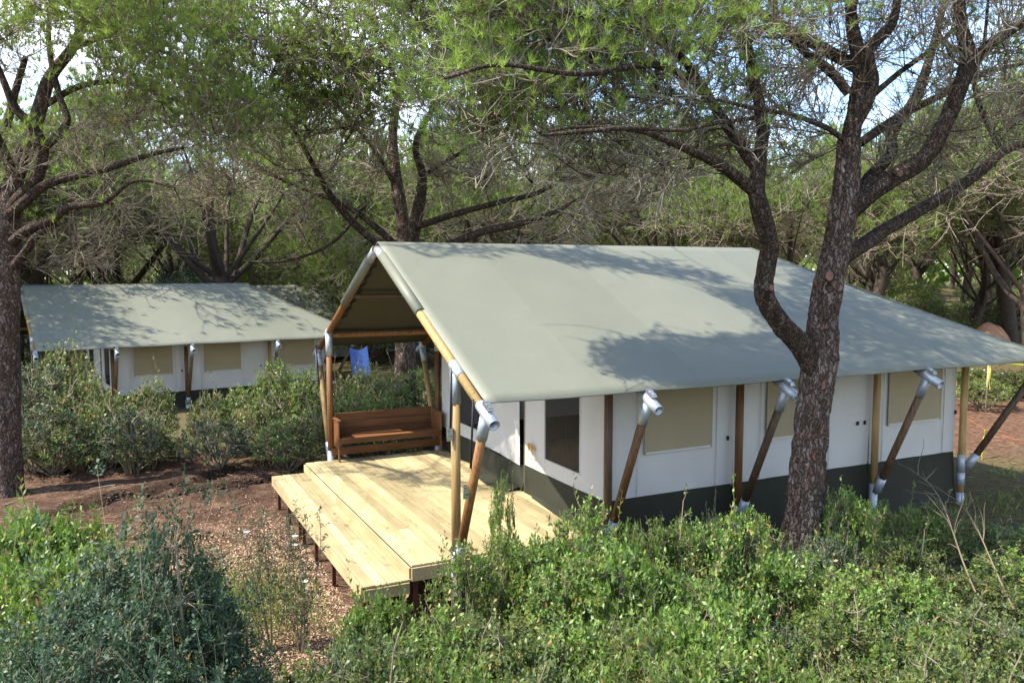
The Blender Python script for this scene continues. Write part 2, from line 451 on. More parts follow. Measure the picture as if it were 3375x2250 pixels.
n1 = noise(t, 1.3, 8, 0.7); n2 = noise(t, 9, 6, 0.7); n3 = noise(t, 38, 3, 0.7)
soil = ramp(t, n1, [(0.30, (0.070, 0.038, 0.025)), (0.5, (0.123, 0.072, 0.048)), (0.68, (0.201, 0.127, 0.086))])
n2c = ramp(t, n2, [(0.36, (0.12, 0.12, 0.12)), (0.62, (0.9, 0.88, 0.84))]); n3c = ramp(t, n3, [(0.35, (0.15, 0.15, 0.15)), (0.65, (0.85, 0.85, 0.85))])
soil = mix(t, 0.60, soil, n2c, 'OVERLAY'); soil = mix(t, 0.55, soil, n3c, 'OVERLAY')
redc = ramp(t, n2, [(0.3, (0.090, 0.045, 0.030)), (0.52, (0.180, 0.094, 0.061)), (0.72, (0.328, 0.205, 0.139))])
soil = mix(t, attr(t, 'red').outputs['Fac'], soil, redc)
soil = mix(t, attr(t, 'rut').outputs['Fac'], soil, mix(t, n2, (0.022, 0.013, 0.009), (0.060, 0.036, 0.024)))
lit = ramp(t, n2, [(0.32, (0.075, 0.060, 0.030)), (0.5, (0.15, 0.115, 0.060)), (0.66, (0.13, 0.165, 0.050))])
lit = mix(t, 0.4, lit, n3, 'OVERLAY')
c = mix(t, attr(t, 'bare').outputs['Fac'], lit, soil)
t.links.new(c, b.inputs['Base Color']); b.inputs['Roughness'].default_value = 0.95; b.inputs['Specular IOR Level'].default_value = 0.15
mm = t.nodes.new('ShaderNodeMath'); mm.operation = 'ADD'; t.links.new(n2, mm.inputs[0]); t.links.new(n3, mm.inputs[1])
bump(t, b, mm.outputs[0], 1.0, 0.06)
g = obj('ground', me, None, gm); tag(g, kind='structure')

# ------------------------------------------------------------------ the safari tent
PX = [0.0, 2.08, 4.22, 6.91, 8.95]             # where the post frames stand along the tent
HW, RIDGE, SLOPE, XR, XC, YE = 3.0, 3.87, 0.4745, 7.05, 10.0, 3.82
def roof_z(y): return RIDGE - SLOPE * abs(y)

def roof_sheet():
    nu, nv = 60, 22
    parts = []
    for sgn in (-1, 1):
        V = []
        for i in range(nu + 1):
            u = i / nu
            for j in range(nv + 1):
                v = j / nv
                x = 0.015 + u * ((XR + (XC - XR) * v) - 0.015)
                y = sgn * (v * YE)
                z = roof_z(y) + 0.02
                k = 0.0
                for a, bb in zip(PX[:-1], PX[1:] + [XC]):
                    if a <= x <= bb: k = math.sin(math.pi * (x - a) / (bb - a))
                z -= 0.018 * k * v + 0.02 * math.sin(math.pi * v)
                y += sgn * 0.02 * (-k) * v
                V.append((x, y, z))
        V = np.array(V)
        idx = np.arange(nu)[:, None] * (nv + 1) + np.arange(nv)[None, :]
        q = np.stack([idx, idx + nv + 1, idx + nv + 2, idx + 1], -1).reshape(-1, 4)
        if sgn < 0: q = q[:, ::-1]
        parts.append((V, q))
    V = []
    n = 16
    for i in range(n + 1):
        u = i / n
        for j in range(n + 1):
            v = j / n
            V.append((XR + (XC - XR) * v, (2 * u - 1) * YE * v, RIDGE - SLOPE * YE * v + 0.02 - 0.02 * math.sin(math.pi * v)))
    idx = np.arange(n)[:, None] * (n + 1) + np.arange(n)[None, :]
    q = np.stack([idx, idx + n + 1, idx + n + 2, idx + 1], -1).reshape(-1, 4)
    parts.append((np.array(V), q))
    V, Q = join(parts)
    me = mesh_data('roof_canvas', V, Q, M['roof'], True)
    return me

def strip(pts, w, lift, mat, up=(0, 0, 1)):
    """a flat hem: ribbon along pts with thickness"""
    P = np.array(pts, float); T = np.gradient(P, axis=0); S = norm(np.cross(T, np.array(up))) * w / 2
    N = norm(np.cross(S, T)) * lift
    if N[0, 2] < 0: N = -N
    a, b_, c_, d = P - S, P + S, P + S + N, P - S + N
    V = np.stack([a, b_, c_, d], 1).reshape(-1, 3)
    n = len(P); q = []
    for i in range(n - 1):
        for j in range(4):
            q.append((i * 4 + j, i * 4 + (j + 1) % 4, i * 4 + 4 + (j + 1) % 4, i * 4 + 4 + j))
    q += [(0, 1, 2, 3), (4 * n - 1, 4 * n - 2, 4 * n - 3, 4 * n - 4)]
    return mesh_data('hem', V, [np.array(q)], mat)

def cloth_panel(fn, nu, nv, mat, amp=0.012, seed=0, name='panel'):
    """fn(u,v) -> (point, normal)"""
    V = []
    for i in range(nu + 1):
        for j in range(nv + 1):
            p, n = fn(i / nu, j / nv)
            V.append((p, n))
    P = np.array([a for a, _ in V], float); N = np.array([a for _, a in V], float)
    h = fbm(P[:, 0] * 1.0 + P[:, 1] * 1.3 + seed, P[:, 2] * 0.35, 2.2, 3, seed + 40) - 0.5
    P = P + N * (h * 2 * amp)[:, None]
    idx = np.arange(nu)[:, None] * (nv + 1) + np.arange(nv)[None, :]
    q = np.stack([idx, idx + nv + 1, idx + nv + 2, idx + 1], -1).reshape(-1, 4)
    return mesh_data(name, P, [q], mat, True)

def ratchet(parent, loc, rx=0.0, ry=0.0):
    bm = bmesh.new()
    def bx(c, s):
        r = bmesh.ops.create_cube(bm, size=1)
        for v in r['verts']: v.co = Vector((c[0] + v.co.x * s[0], c[1] + v.co.y * s[1], c[2] + v.co.z * s[2]))
    bx((0, 0, 0.012), (0.06, 0.13, 0.006)); bx((0.03, 0, 0.03), (0.005, 0.13, 0.04)); bx((-0.03, 0, 0.03), (0.005, 0.13, 0.04))
    bx((0, 0.05, 0.045), (0.065, 0.012, 0.012)); bx((0, -0.05, 0.045), (0.065, 0.014, 0.014)); bx((0, 0.0, 0.05), (0.05, 0.05, 0.01))
    bx((0, -0.075, 0.03), (0.07, 0.03, 0.008))
    me = bpy.data.meshes.new('ratchet'); bm.to_mesh(me); bm.free(); me.materials.append(M['steel'])
    o = obj('ratchet', me, parent); o.location = loc; o.rotation_euler = (rx, ry, 0)
    return o

def make_tent(root):
    # ---- roof
    roof = obj('roof_canvas', roof_sheet(), root)
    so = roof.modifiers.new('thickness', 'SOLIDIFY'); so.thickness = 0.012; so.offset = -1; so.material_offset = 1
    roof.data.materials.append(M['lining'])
    # sleeve of canvas round the upper half of the front rafters
    for s in (-1, 1):
        a = (0.0, s * 0.30, roof_z(0.30) - 0.055); c = (0.0, s * 1.85, roof_z(1.85) - 0.055)
        obj('rafter_sleeve', pole_data(a, c, 0.071, M['roof'], 16), roof)
    # ---- frames
    for k, x in enumerate(PX):
        last = k == 4
        ridge_ok = x < XR + 0.1
        for s in (-1, 1):
            top = (x, s * 0.06, roof_z(0.0) - 0.10); end = (x, s * 3.98, roof_z(3.98) - 0.075)
            wm = M['polelight'] if (k == 0 and s < 0) else M['pole']
            lerp = lambda f, a=top, c=end: tuple(a[i] + (c[i] - a[i]) * f for i in range(3))
            if not ridge_ok:
                top = (XR + 0.3, s * 0.25, RIDGE - 0.2); end = (XC - 0.02, s * 3.95, roof_z(3.95) - 0.07)
                lerp = lambda f, a=top, c=end: tuple(a[i] + (c[i] - a[i]) * f for i in range(3))
            raf = obj('rafter', pole_data(top, lerp(0.945), 0.055, wm), root)
            if ridge_ok: obj('ridge_sleeve', pole_data(lerp(0.0), lerp(0.075), 0.063, M['pipe'], hollow=True), raf)
            endp = obj('end_pipe', pole_data(lerp(0.93), lerp(1.02), 0.063, M['pipe'], 20, hollow=True), raf)
            obj('end_plug', pole_data(lerp(0.94), lerp(1.0), 0.052, M['poledark'], 16), raf)
            if ridge_ok:
                obj('joint_sleeve', pole_data(lerp(0.735), lerp(0.80), 0.063, M['pipe'], hollow=True), raf)
                e = lerp(0.975)
                ratchet(raf, (e[0], e[1], e[2] + 0.072), rx=-s * math.atan(SLOPE))
            if k == 0:
                q = lerp(0.925)
                obj('strap', pole_data((q[0] - 0.075, q[1] + s * -0.0, q[2] + 0.05), (q[0] - 0.062, q[1] + s * -0.11, q[2] - 0.72), 0.012, M['black'], 6), raf)
            # post
            zb = -0.32 if (last and s < 0) else -0.02
            pm = {0: M['polelight'], 1: M['poledark'], 2: M['pole'], 3: M['polelight'], 4: M['polelight']}[k] if s < 0 else M['pole']
            ztop = roof_z(HW) - 0.16
            post = obj('post', pole_data((x, s * HW, zb + 0.1), (x, s * HW, ztop - 0.25), 0.055, pm), root)
            obj('top_sleeve', pole_data((x, s * HW, ztop - 0.34), (x, s * HW, ztop + 0.06), 0.063, M['pipe'], 20), post)
            zs = -0.62 if not last else -0.55
            if last and s < 0:
                obj('base_sleeve', pole_data((x, s * HW, -0.50), (x, s * HW, -0.16), 0.063, M['pipe'], 20), post)
                obj('base_sleeve', pole_data((x, s * HW, -0.04), (x, s * HW, 0.17), 0.063, M['pipe'], 20), post)
                obj('base_sleeve', pole_data((x, s * HW, 0.18), (x, s * HW, 0.47), 0.063, M['pipe'], 20), post)
            else:
                obj('base_sleeve', pole_data((x, s * HW, zs), (x, s * HW, 0.22), 0.063, M['pipe'], 20), post)
            # slanting strut to the rafter end
            if last: a = (x + 0.09, s * (HW + 0.05), 0.26 if s < 0 else 0.05); c = (XC - 0.30, s * 3.72, roof_z(3.72) - 0.16)
            else: a = (x, s * (HW + 0.055), 0.10); c = (x, s * 3.84, roof_z(3.84) - 0.12)
            sm = {0: M['pole'], 1: M['pole'], 2: M['poledark'], 3: M['poledark'], 4: M['poledark']}[k] if s < 0 else M['polelight']
            l2 = lambda f, a=a, c=c: tuple(a[i] + (c[i] - a[i]) * f for i in range(3))
            st = obj('strut', pole_data(l2(0.02), l2(0.93), 0.053, sm), root)
            obj('top_sleeve', pole_data(l2(0.86), l2(1.0), 0.063, M['pipe'], 20), st)
            obj('base_sleeve', pole_data(l2(0.0), l2(0.13), 0.063, M['pipe'], 20), st)
            if k == 0 and s < 0:
                obj('strap', pole_data((x - 0.06, -HW - 0.03, ztop + 0.08), (x - 0.07, -HW - 0.01, ztop - 0.62), 0.011, M['black'], 6), post)
                ratchet(post, (x - 0.085, -HW + 0.0, ztop - 0.67), rx=math.pi / 2, ry=0)
                q = l2(0.52); ratchet(st, (q[0] - 0.075, q[1] + 0.02, q[2]), rx=math.pi / 2)
    obj('ridge_pole', pole_data((0.0, 0, RIDGE - 0.09), (XR, 0, RIDGE - 0.09), 0.045, M['pole']), root)
    for s in (-1, 1):
        obj('purlin', pole_data((0.06, s * HW, roof_z(HW) - 0.13), (PX[-1], s * HW, roof_z(HW) - 0.13), 0.05, M['pole']), root)
        obj('purlin', pole_data((0.05, s * 1.45, roof_z(1.45) - 0.12), (XR, s * 1.45, roof_z(1.45) - 0.12), 0.035, M['poledark']), root)
    # lacing under the far slope of the porch
    zz = []
    for i in range(22):
        f = 0.10 + i * 0.026
        zz.append((0.14 + 0.03 * ((i * 7) % 3 - 1), f * YE, roof_z(f * YE) - 0.05))
    V, q = tubes(np.array([zz]), np.full((1, len(zz)), 0.014), 5)
    obj('lacing', mesh_data('lacing', V, [q], M['black']), roof)
    # ---- walls
    WX0, WX1, WY = 2.12, 8.90, 2.88
    ZS, ZT = 0.50, roof_z(WY) - 0.02
    bounds = [WX0] + PX[2:4] + [WX1]
    for s in (-1, 1):
        for a, c in zip(bounds[:-1], bounds[1:]):
            fn = lambda u, v, a=a, c=c, s=s: ((a + (c - a) * u, s * (WY - 0.015 * math.sin(math.pi * u)), ZS + (ZT - ZS) * v), (0, s, 0))
            w = obj('side_wall_panel', cloth_panel(fn, 36, 16, M['wallc'], 0.022, int(a * 10)), root)
            fx0, fx1 = (a + 0.60, c - 0.42) if c - a < 2.3 else (a + 0.46, c - 0.50)
            if a > 6: fx0, fx1 = a + 0.42, c - 0.40
            if a == WX0: fx0, fx1 = 2.74, 3.80
            if 4 < a < 5: fx0, fx1 = 4.84, 5.94
            fn = lambda u, v, p=fx0, q=fx1, s=s: ((p + (q - p) * u, s * (WY + 0.020), 1.09 + 1.02 * v), (0, s, 0))
            f = obj('window_flap', cloth_panel(fn, 18, 14, M['flap'], 0.007, int(a * 7)), w)
            hem = []
            for (h0, h1, z0, z1) in ((fx0 - 0.03, fx0, 1.06, 2.1), (fx1, fx1 + 0.03, 1.06, 2.1), (fx0, fx1, 1.06, 1.09)):
                bm_ = box_data(h0, h1, s * (WY + 0.020) - 0.004, s * (WY + 0.020) + 0.006, z0, z1, M['flap'] if z1 > 1.5 else M['wallc'], 0.001)
                obj('window_hem', bm_, w)
            for xm in (fx0 - 0.13, fx1 + 0.12):
                obj('wall_seam', box_data(xm - 0.006, xm + 0.006, s * (WY + 0.012) - 0.004, s * (WY + 0.012) + 0.006, ZS + 0.01, ZT, M['wallc'], 0.001), w)
            fn = lambda u, v, a=a, c=c, s=s: ((a + (c - a) * u, s * (WY + 0.004 + 0.10 * (1 - v) ** 1.5), -0.34 + (ZS + 0.34) * v + 0.0), (0, s, 0))
            obj('skirt_panel', cloth_panel(fn, 36, 10, M['skirt'], 0.035, int(a * 5) + 3), root)
            fn = lambda u, v, a=a, c=c, s=s: ((a + (c - a) * u, s * (WY + 0.012), ZS - 0.018 + 0.03 * v), (0, s, 0))
        for x in (PX[1] + 0.10, PX[2] - 0.12, PX[3] - 0.13, PX[3] + 0.02 - 0.3, WX1 - 0.02):
            obj('buckle', box_data(x - 0.018, x + 0.018, s * (WY + 0.03) - 0.01, s * (WY + 0.03) + 0.012, 1.13, 1.19, M['black'], 0.003), root)
    def fwall(y0, y1, z0, z1, nm, mat, amp, seed, nu=22, nv=16, bulge=0.0, bot=None):
        def fn(u, v):
            y = y0 + (y1 - y0) * u
            zt = z1 if z1 is not None else roof_z(y) - 0.03
            zb = z0 if bot is None else bot(u)
            return ((WX0 - bulge * math.sin(math.pi * u) * (1 - v), y, zb + (zt - zb) * v), (-1, 0, 0))
        return obj(nm, cloth_panel(fn, nu, nv, mat, amp, seed), root)
    # front wall: white canvas round two windows, with the door flap standing open in the middle
    ZB = 0.50
    segs = [(2.88, 2.05, None), (2.05, 0.95, 'win'), (0.95, -0.43, None), (-0.60, -1.25, None), (-1.25, -2.26, 'win'), (-2.26, -2.88, None)]
    for i, (a, c, kd) in enumerate(segs):
        if kd is None:
            fwall(a, c, ZB, None, 'front_wall_panel', M['wallc'], 0.018, 60 + i, bot=(lambda u: 0.50 - 0.05 * u * u) if i == 2 else None)
        else:
            low = fwall(a, c, ZB, 0.73, 'front_wall_panel', M['wallc'], 0.010, 60 + i)
            fwall(a, c, 2.02, None, 'front_wall_panel', M['wallc'], 0.010, 70 + i)
            ym = (a + c) / 2
            n = 14
            fn = lambda u, v, a=a, c=c: ((WX0 + 0.004, a + (c - a) * u, 0.72 + 1.31 * v), (-1, 0, 0))
            wn = obj('door_window', cloth_panel(fn, n, n, M['pvc'], 0.008, 80 + i), root)
            for y in (a, c):
                obj('window_hem', box_data(WX0 - 0.016, WX0 + 0.010, y - 0.012, y + 0.012, 0.71, 2.03, M['wallc'], 0.002), wn)
            obj('window_hem', box_data(WX0 - 0.016, WX0 + 0.010, c + 0.013, a - 0.013, 0.705, 0.728, M['wallc'], 0.002), wn)
    # folds of the slack door beside the gap
    def fold(u, v):
        y = -0.46 - 0.10 * u; return ((WX0 - 0.05 * math.sin(u * math.pi), y + 0.05 * (1 - v), 0.46 + 2.9 * v * 0.98), (-1, 0, 0))
    obj('zip_edge', box_data(WX0 - 0.012, WX0 + 0.004, -0.603, -0.597, 0.08, 3.4, M['flap'], 0.001), root)
    fwall(2.88, 0.95, 0.06, ZB, 'front_skirt_panel', M['skirt'], 0.03, 90, bulge=0.02)
    def sk(u, v):
        y = 0.95 - 1.50 * u; pull = max(0, u - 0.45) / 0.55
        return ((WX0 - 0.05 * math.sin(math.pi * u) - 0.10 * pull * (1 - v) ** 1.2 + 0.05 * pull, y, 0.055 + (0.45 - 0.05 * u * u) * v), (-1, 0, 0))
    obj('front_skirt_panel', cloth_panel(sk, 26, 12, M['skirt'], 0.035, 91), root)
    def sk2(u, v):
        y = 0.95 - 1.45 * u; return ((WX0 - 0.04 - 0.32 * (1 - v) * (0.35 + 0.65 * math.sin(math.pi * min(1, u * 0.8))), y, 0.082 + 0.05 * v), (0, 0, 1))
    obj('ground_flap', cloth_panel(sk2, 20, 6, M['skirt'], 0.012, 92), root)
    fwall(-0.60, -2.88, 0.055, ZB, 'front_skirt_panel', M['skirt'], 0.02, 93, bulge=0.05)
    def sk3(u, v):
        y = -0.95 - 1.95 * u; return ((WX0 - 0.03 - 0.20 * (1 - v) * (0.2 + u), y, 0.082 + 0.03 * v), (0, 0, 1))
    obj('ground_flap', cloth_panel(sk3, 20, 6, M['skirt'], 0.010, 94), root)
    # printed emblem: two orange blades with a white tent between them, and the name under it
    def flat(name, pts, mat, dx):
        me = mesh_data(name, [(WX0 - dx, -0.88 - (px - 0.5) * 0.19, 0.70 + pz * 0.19) for px, pz in pts], [np.array([list(range(len(pts)))])], mat)
        return obj(name, me, logo)
    logo = obj('emblem', mesh_data('emblem', [(WX0 - 0.048, -0.88 - (px - 0.5) * 0.19, 0.70 + pz * 0.19) for px, pz in ((0.0, 0.95), (0.42, 1.0), (0.52, 0.78), (0.24, 0.18), (0.06, 0.62))], [np.array([[0, 1, 2, 3, 4]])], M['logo']), root)
    flat('emblem_blade', ((0.46, 1.0), (1.0, 0.80), (0.96, 0.45), (0.80, 0.02), (0.56, 0.74)), M['logo'], 0.048)
    cu = bpy.data.curves.new('lettering', 'FONT'); cu.body = 'OUTSTANDING'; cu.size = 0.058; cu.align_x = 'CENTER'; cu.extrude = 0.0006
    tmp = bpy.data.objects.new('lettering', cu); COL.objects.link(tmp)
    dg = bpy.context.evaluated_depsgraph_get(); tme = bpy.data.meshes.new_from_object(tmp.evaluated_get(dg))
    bpy.data.objects.remove(tmp); tme.materials.clear(); tme.materials.append(M['logotext'])
    lt = obj('lettering', tme, logo); lt.location = (WX0 - 0.050, -0.90, 0.648); lt.rotation_euler = (math.pi / 2, 0, -math.pi / 2)
    # back wall, floor and a dark bed block inside
    def bw(u, v):
        y = -2.88 + 5.76 * u; return ((WX1, y, ZS + (min(roof_z(y), RIDGE - SLOPE * (WX1 - XR) * 1.295) - 0.04 - ZS) * v), (1, 0, 0))
    obj('back_wall_panel', cloth_panel(bw, 24, 12, M['wallc'], 0.015, 50), root)
    def bs(u, v):
        return ((WX1 + 0.10 * (1 - v), -2.88 + 5.76 * u, -0.34 + 0.84 * v), (1, 0, 0))
    obj('back_skirt_panel', cloth_panel(bs, 24, 8, M['skirt'], 0.03, 51), root)
    obj('tent_floor', box_data(WX0 + 0.03, WX1 - 0.05, -2.8, 2.8, -0.05, 0.04, M['floor'], 0.01), root)
    # inner partition and bedding that shows dark through the clear windows
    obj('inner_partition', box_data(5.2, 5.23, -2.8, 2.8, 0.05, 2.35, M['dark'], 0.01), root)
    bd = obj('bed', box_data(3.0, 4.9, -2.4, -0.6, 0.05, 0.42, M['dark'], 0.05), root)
    return root

tent = empty('safari_tent', (0, 0, 0))
make_tent(tent)
tag(tent, 'large safari tent with sage canvas roof and white walls, its porch over the wooden deck', 'tent', 'safari tents')
tent2 = copy_tree(tent); tent2.location = (-6.0, 18.6, -0.85); tent2.rotation_euler = (0, 0, 0.1496)
tag(tent2, 'safari tent at the left, half hidden by the hedge of shrubs before its walls', 'tent', 'safari tents')
tent3 = copy_tree(tent); tent3.location = (1.3, 29.6, -1.10); tent3.rotation_euler = (0, 0, 0.06)
tag(tent3, 'shaded tent roof seen between the left tent and the big tent porch', 'tent', 'safari tents')
tent4 = copy_tree(tent); tent4.location = (0.3, 38.4, -0.78); tent4.rotation_euler = (0, 0, 0.50)
tag(tent4, 'farthest tent roof, its peak just rising above the roof of the left tent', 'tent', 'safari tents')

# ------------------------------------------------------------------ the deck
deck = empty('wooden_deck', (0, 0, 0))
tag(deck, 'pale new pine deck with one long step at the front of the big tent', 'deck')
DZ, DY0, DY1 = 0.072, -2.84, 2.84
rd = random.Random(5)
x = -0.50; i = 0
while x < 2.5:
    w = 0.145 if i else 0.145
    cut = rd.choice((-0.9, -0.2, 0.35, 0.9, 1.3)) if i % 2 else rd.choice((-1.5, 0.1, None))
    ys = [DY0, DY1] if cut is None else [DY0, cut, DY1]
    for a, c in zip(ys[:-1], ys[1:]):
        dz = rd.uniform(-0.003, 0.003); e = rd.uniform(-0.006, 0.006)
        obj('plank', box_data(x + 0.006, x + w - 0.006, a + 0.0015 + e * (a == DY0), c - 0.0015, DZ - 0.028 + dz, DZ + dz, M['deck'], 0.004), deck)
    x += w; i += 1
SZ = -0.085
for k in range(4):
    x0 = -1.075 + k * 0.1435
    cut = (-0.1, 1.05, -1.2, 0.5)[k]
    for a, c in ((DY0 - 0.02, cut), (cut, DY1 - 0.08)):
        dz = rd.uniform(-0.0015, 0.0015)
        obj('step_plank', box_data(x0 + 0.006, x0 + 0.1385, a + 0.0015, c - 0.0015, SZ - 0.028 + dz, SZ + dz, M['deck'], 0.004), deck)
for a, c in ((DY0, 0.55), (0.55, DY1)):
    obj('riser_board', box_data(-0.528, -0.502, a + 0.001, c - 0.001, SZ + 0.002, DZ - 0.031, M['deck'], 0.003), deck)
for a, c in ((DY0 - 0.02, 0.2), (0.2, DY1 - 0.08)):
    obj('fascia_board', box_data(-1.101, -1.077, a + 0.001, c - 0.001, SZ - 0.165, SZ - 0.001, M['deck'], 0.003), deck)
obj('side_board', box_data(-0.50, 2.4, DY0 - 0.026, DY0 - 0.002, DZ - 0.19, DZ - 0.032, M['deck'], 0.003), deck)
obj('side_board', box_data(-0.50, 2.4, DY1 + 0.002, DY1 + 0.026, DZ - 0.19, DZ - 0.032, M['deck'], 0.003), deck)
obj('side_board', box_data(-1.072, -0.532, DY1 - 0.076, DY1 - 0.052, SZ - 0.165, SZ - 0.031, M['deck'], 0.003), deck)
obj('side_board', box_data(-1.072, -0.532, DY0 - 0.046, DY0 - 0.024, SZ - 0.165, SZ - 0.031, M['deck'], 0.003), deck)
for y in (2.50, 1.62, 0.78, 0.52, -0.30, -1.30, -2.70):
    obj('leg', box_data(-1.055, -1.005, y - 0.025, y + 0.025, -0.80, SZ - 0.05, M['leg'], 0.004), deck)
for y in (2.7, 1.4, 0.0, -1.4, -2.7):
    for xx in (-0.40, 0.9, 2.2):
        obj('leg', box_data(xx - 0.025, xx + 0.025, y - 0.025, y + 0.025, -0.80, DZ - 0.13, M['leg'], 0.004), deck)
for xx in (-0.40, 0.9, 2.2):
    obj('bearer', box_data(xx - 0.03, xx + 0.03, DY0 + 0.01, DY1 - 0.01, DZ - 0.13, DZ - 0.031, M['leg'], 0.004), deck)
obj('bearer', box_data(-1.06, -1.0, DY0 + 0.01, DY1 - 0.1, SZ - 0.12, SZ - 0.031, M['leg'], 0.004), deck)

# ------------------------------------------------------------------ the bench along the far side of the porch
bench = empty('wooden_bench', (1.0, 2.8, 0.07))
tag(bench, 'long red brown stained wooden bench with a plank back, set between the far porch posts', 'bench')
def bpart(n, *a, ry=0):
    o = obj(n, box_data(a[0] - 1.0, a[1] - 1.0, a[2] - 2.8, a[3] - 2.8, a[4] - 0.07, a[5] - 0.07, M['redwood'], 0.004), bench); return o
for z0, z1 in ((0.47, 0.598), (0.60, 0.732), (0.734, 0.88)):
    o = bpart('back_plank', 0.10, 1.96, 3.02 + (z0 - 0.47) * 0.12, 3.045 + (z0 - 0.47) * 0.12, z0, z1)
for y0, y1 in ((2.61, 2.73), (2.735, 2.865), (2.87, 3.0)):
    bpart('seat_plank', 0.10, 1.96, y0, y1, 0.472, 0.497)
bpart('seat_apron', 0.06, 2.0, 2.583, 2.607, 0.395, 0.496)
bpart('base_rail', 0.0, 2.10, 2.93, 2.965, 0.13, 0.265)
for x0 in (0.045, 1.985):
    bpart('end_board', x0, x0 + 0.028, 2.62, 3.06, 0.30, 0.80)
    bpart('armrest', x0 - 0.02, x0 + 0.05, 2.58, 3.06, 0.802, 0.828)
    bpart('end_leg', x0, x0 + 0.03, 2.60, 2.66, 0.075, 0.298)
    bpart('end_leg', x0, x0 + 0.03, 3.00, 3.06, 0.075, 0.298)

# ------------------------------------------------------------------ growing plants
def lateral(x, y):
    dx, dy = x - (-3.5313, -11.6581, 3.4573)[0], y - (-3.5313, -11.6581, 3.4573)[1]; c, s = math.cos(0.45670), math.sin(0.45670)
    return (c * dx - s * dy) / max(.1, s * dx + c * dy), s * dx + c * dy
def landmark(x, y, names, lo=-0.63, hi=0.63):
    l, d = lateral(x, y)
    if l < -.64 or l > .64: return 'out beyond the ' + ('left' if l < 0 else 'right') + ' edge'
    i = int((l - lo) / (hi - lo) * len(names))
    return names[max(0, min(len(names) - 1, i))]
BGN = ('beyond the thick trunk at the left edge', 'behind the left end of the left tent', 'behind the middle of the left tent', 'behind the right end of the left tent', 'behind the far tent roofs', 'behind the porch gable',
       'behind the front of the big tent ridge', 'behind the middle of the big tent ridge', 'behind the left stem of the forked pine', 'behind the right stem of the forked pine', 'right of the forked pine', 'above the reddish earth heap', 'beyond the rear corner of the big tent')
THN = ('at the left edge', 'under the bare soil', 'by the wood chips', 'by the wiry plants', 'below the long step', 'below the step corner', 'left of the porch post foot', 'right of the porch post foot', 'below the door', 'below the door window', 'before the first wall post',
       'before the first wall window', 'left of the second wall post', 'right of the second wall post', 'left of the forked trunk', 'at the foot of the forked trunk', 'right of the forked trunk', 'below the third wall post', 'below the last wall window', 'below the rear post', 'at the right edge')
def frames(D, roll):
    """rotation matrices whose local z axis is D"""
    D = norm(D); ref = np.where(np.abs(D[:, 2:3]) > 0.9, np.array([[1.0, 0, 0]]), np.array([[0, 0, 1.0]]))
    X = norm(np.cross(ref, D)); Y = np.cross(D, X)
    c, s = np.cos(roll)[:, None], np.sin(roll)[:, None]
    return np.stack([X * c + Y * s, -X * s + Y * c, D], -1)

def stamp(tv, tfs, Mx, S, T):
    """place copies of a small template (verts tv, face arrays tfs)"""
    V = np.einsum('nij,kj->nki', Mx, tv) * S[:, None, None] + T[:, None, :]
    k = len(tv); off = (np.arange(len(T)) * k)[:, None, None]
    return (V.reshape(-1, 3),) + tuple((f[None] + off).reshape(-1, f.shape[1]) for f in tfs)

def rdir(r, n):
    v = r.normal(size=(n, 3)); return norm(v)

def needle_tuft(r, n=13, length=0.12, width=0.007):
    V, F = [], []
    for i in range(n):
        a = i * 2.399 + r.uniform(-.3, .3); el = math.radians(r.uniform(8, 56)) if i else 0.1
        d = np.array([math.cos(a) * math.sin(el), math.sin(a) * math.sin(el), math.cos(el)])
        s = norm(np.cross(d, r.normal(size=3))) * width / 2
        b0 = np.array([0, 0, -0.03 + 0.05 * r.random()]) + d * 0.004
        L_ = length * r.uniform(.75, 1.1)
        F.append((len(V), len(V) + 1, len(V) + 2)); V += [b0 - s, b0 + s, b0 + d * L_ + np.array([0, 0, -0.008])]
    return np.array(V), np.array(F)

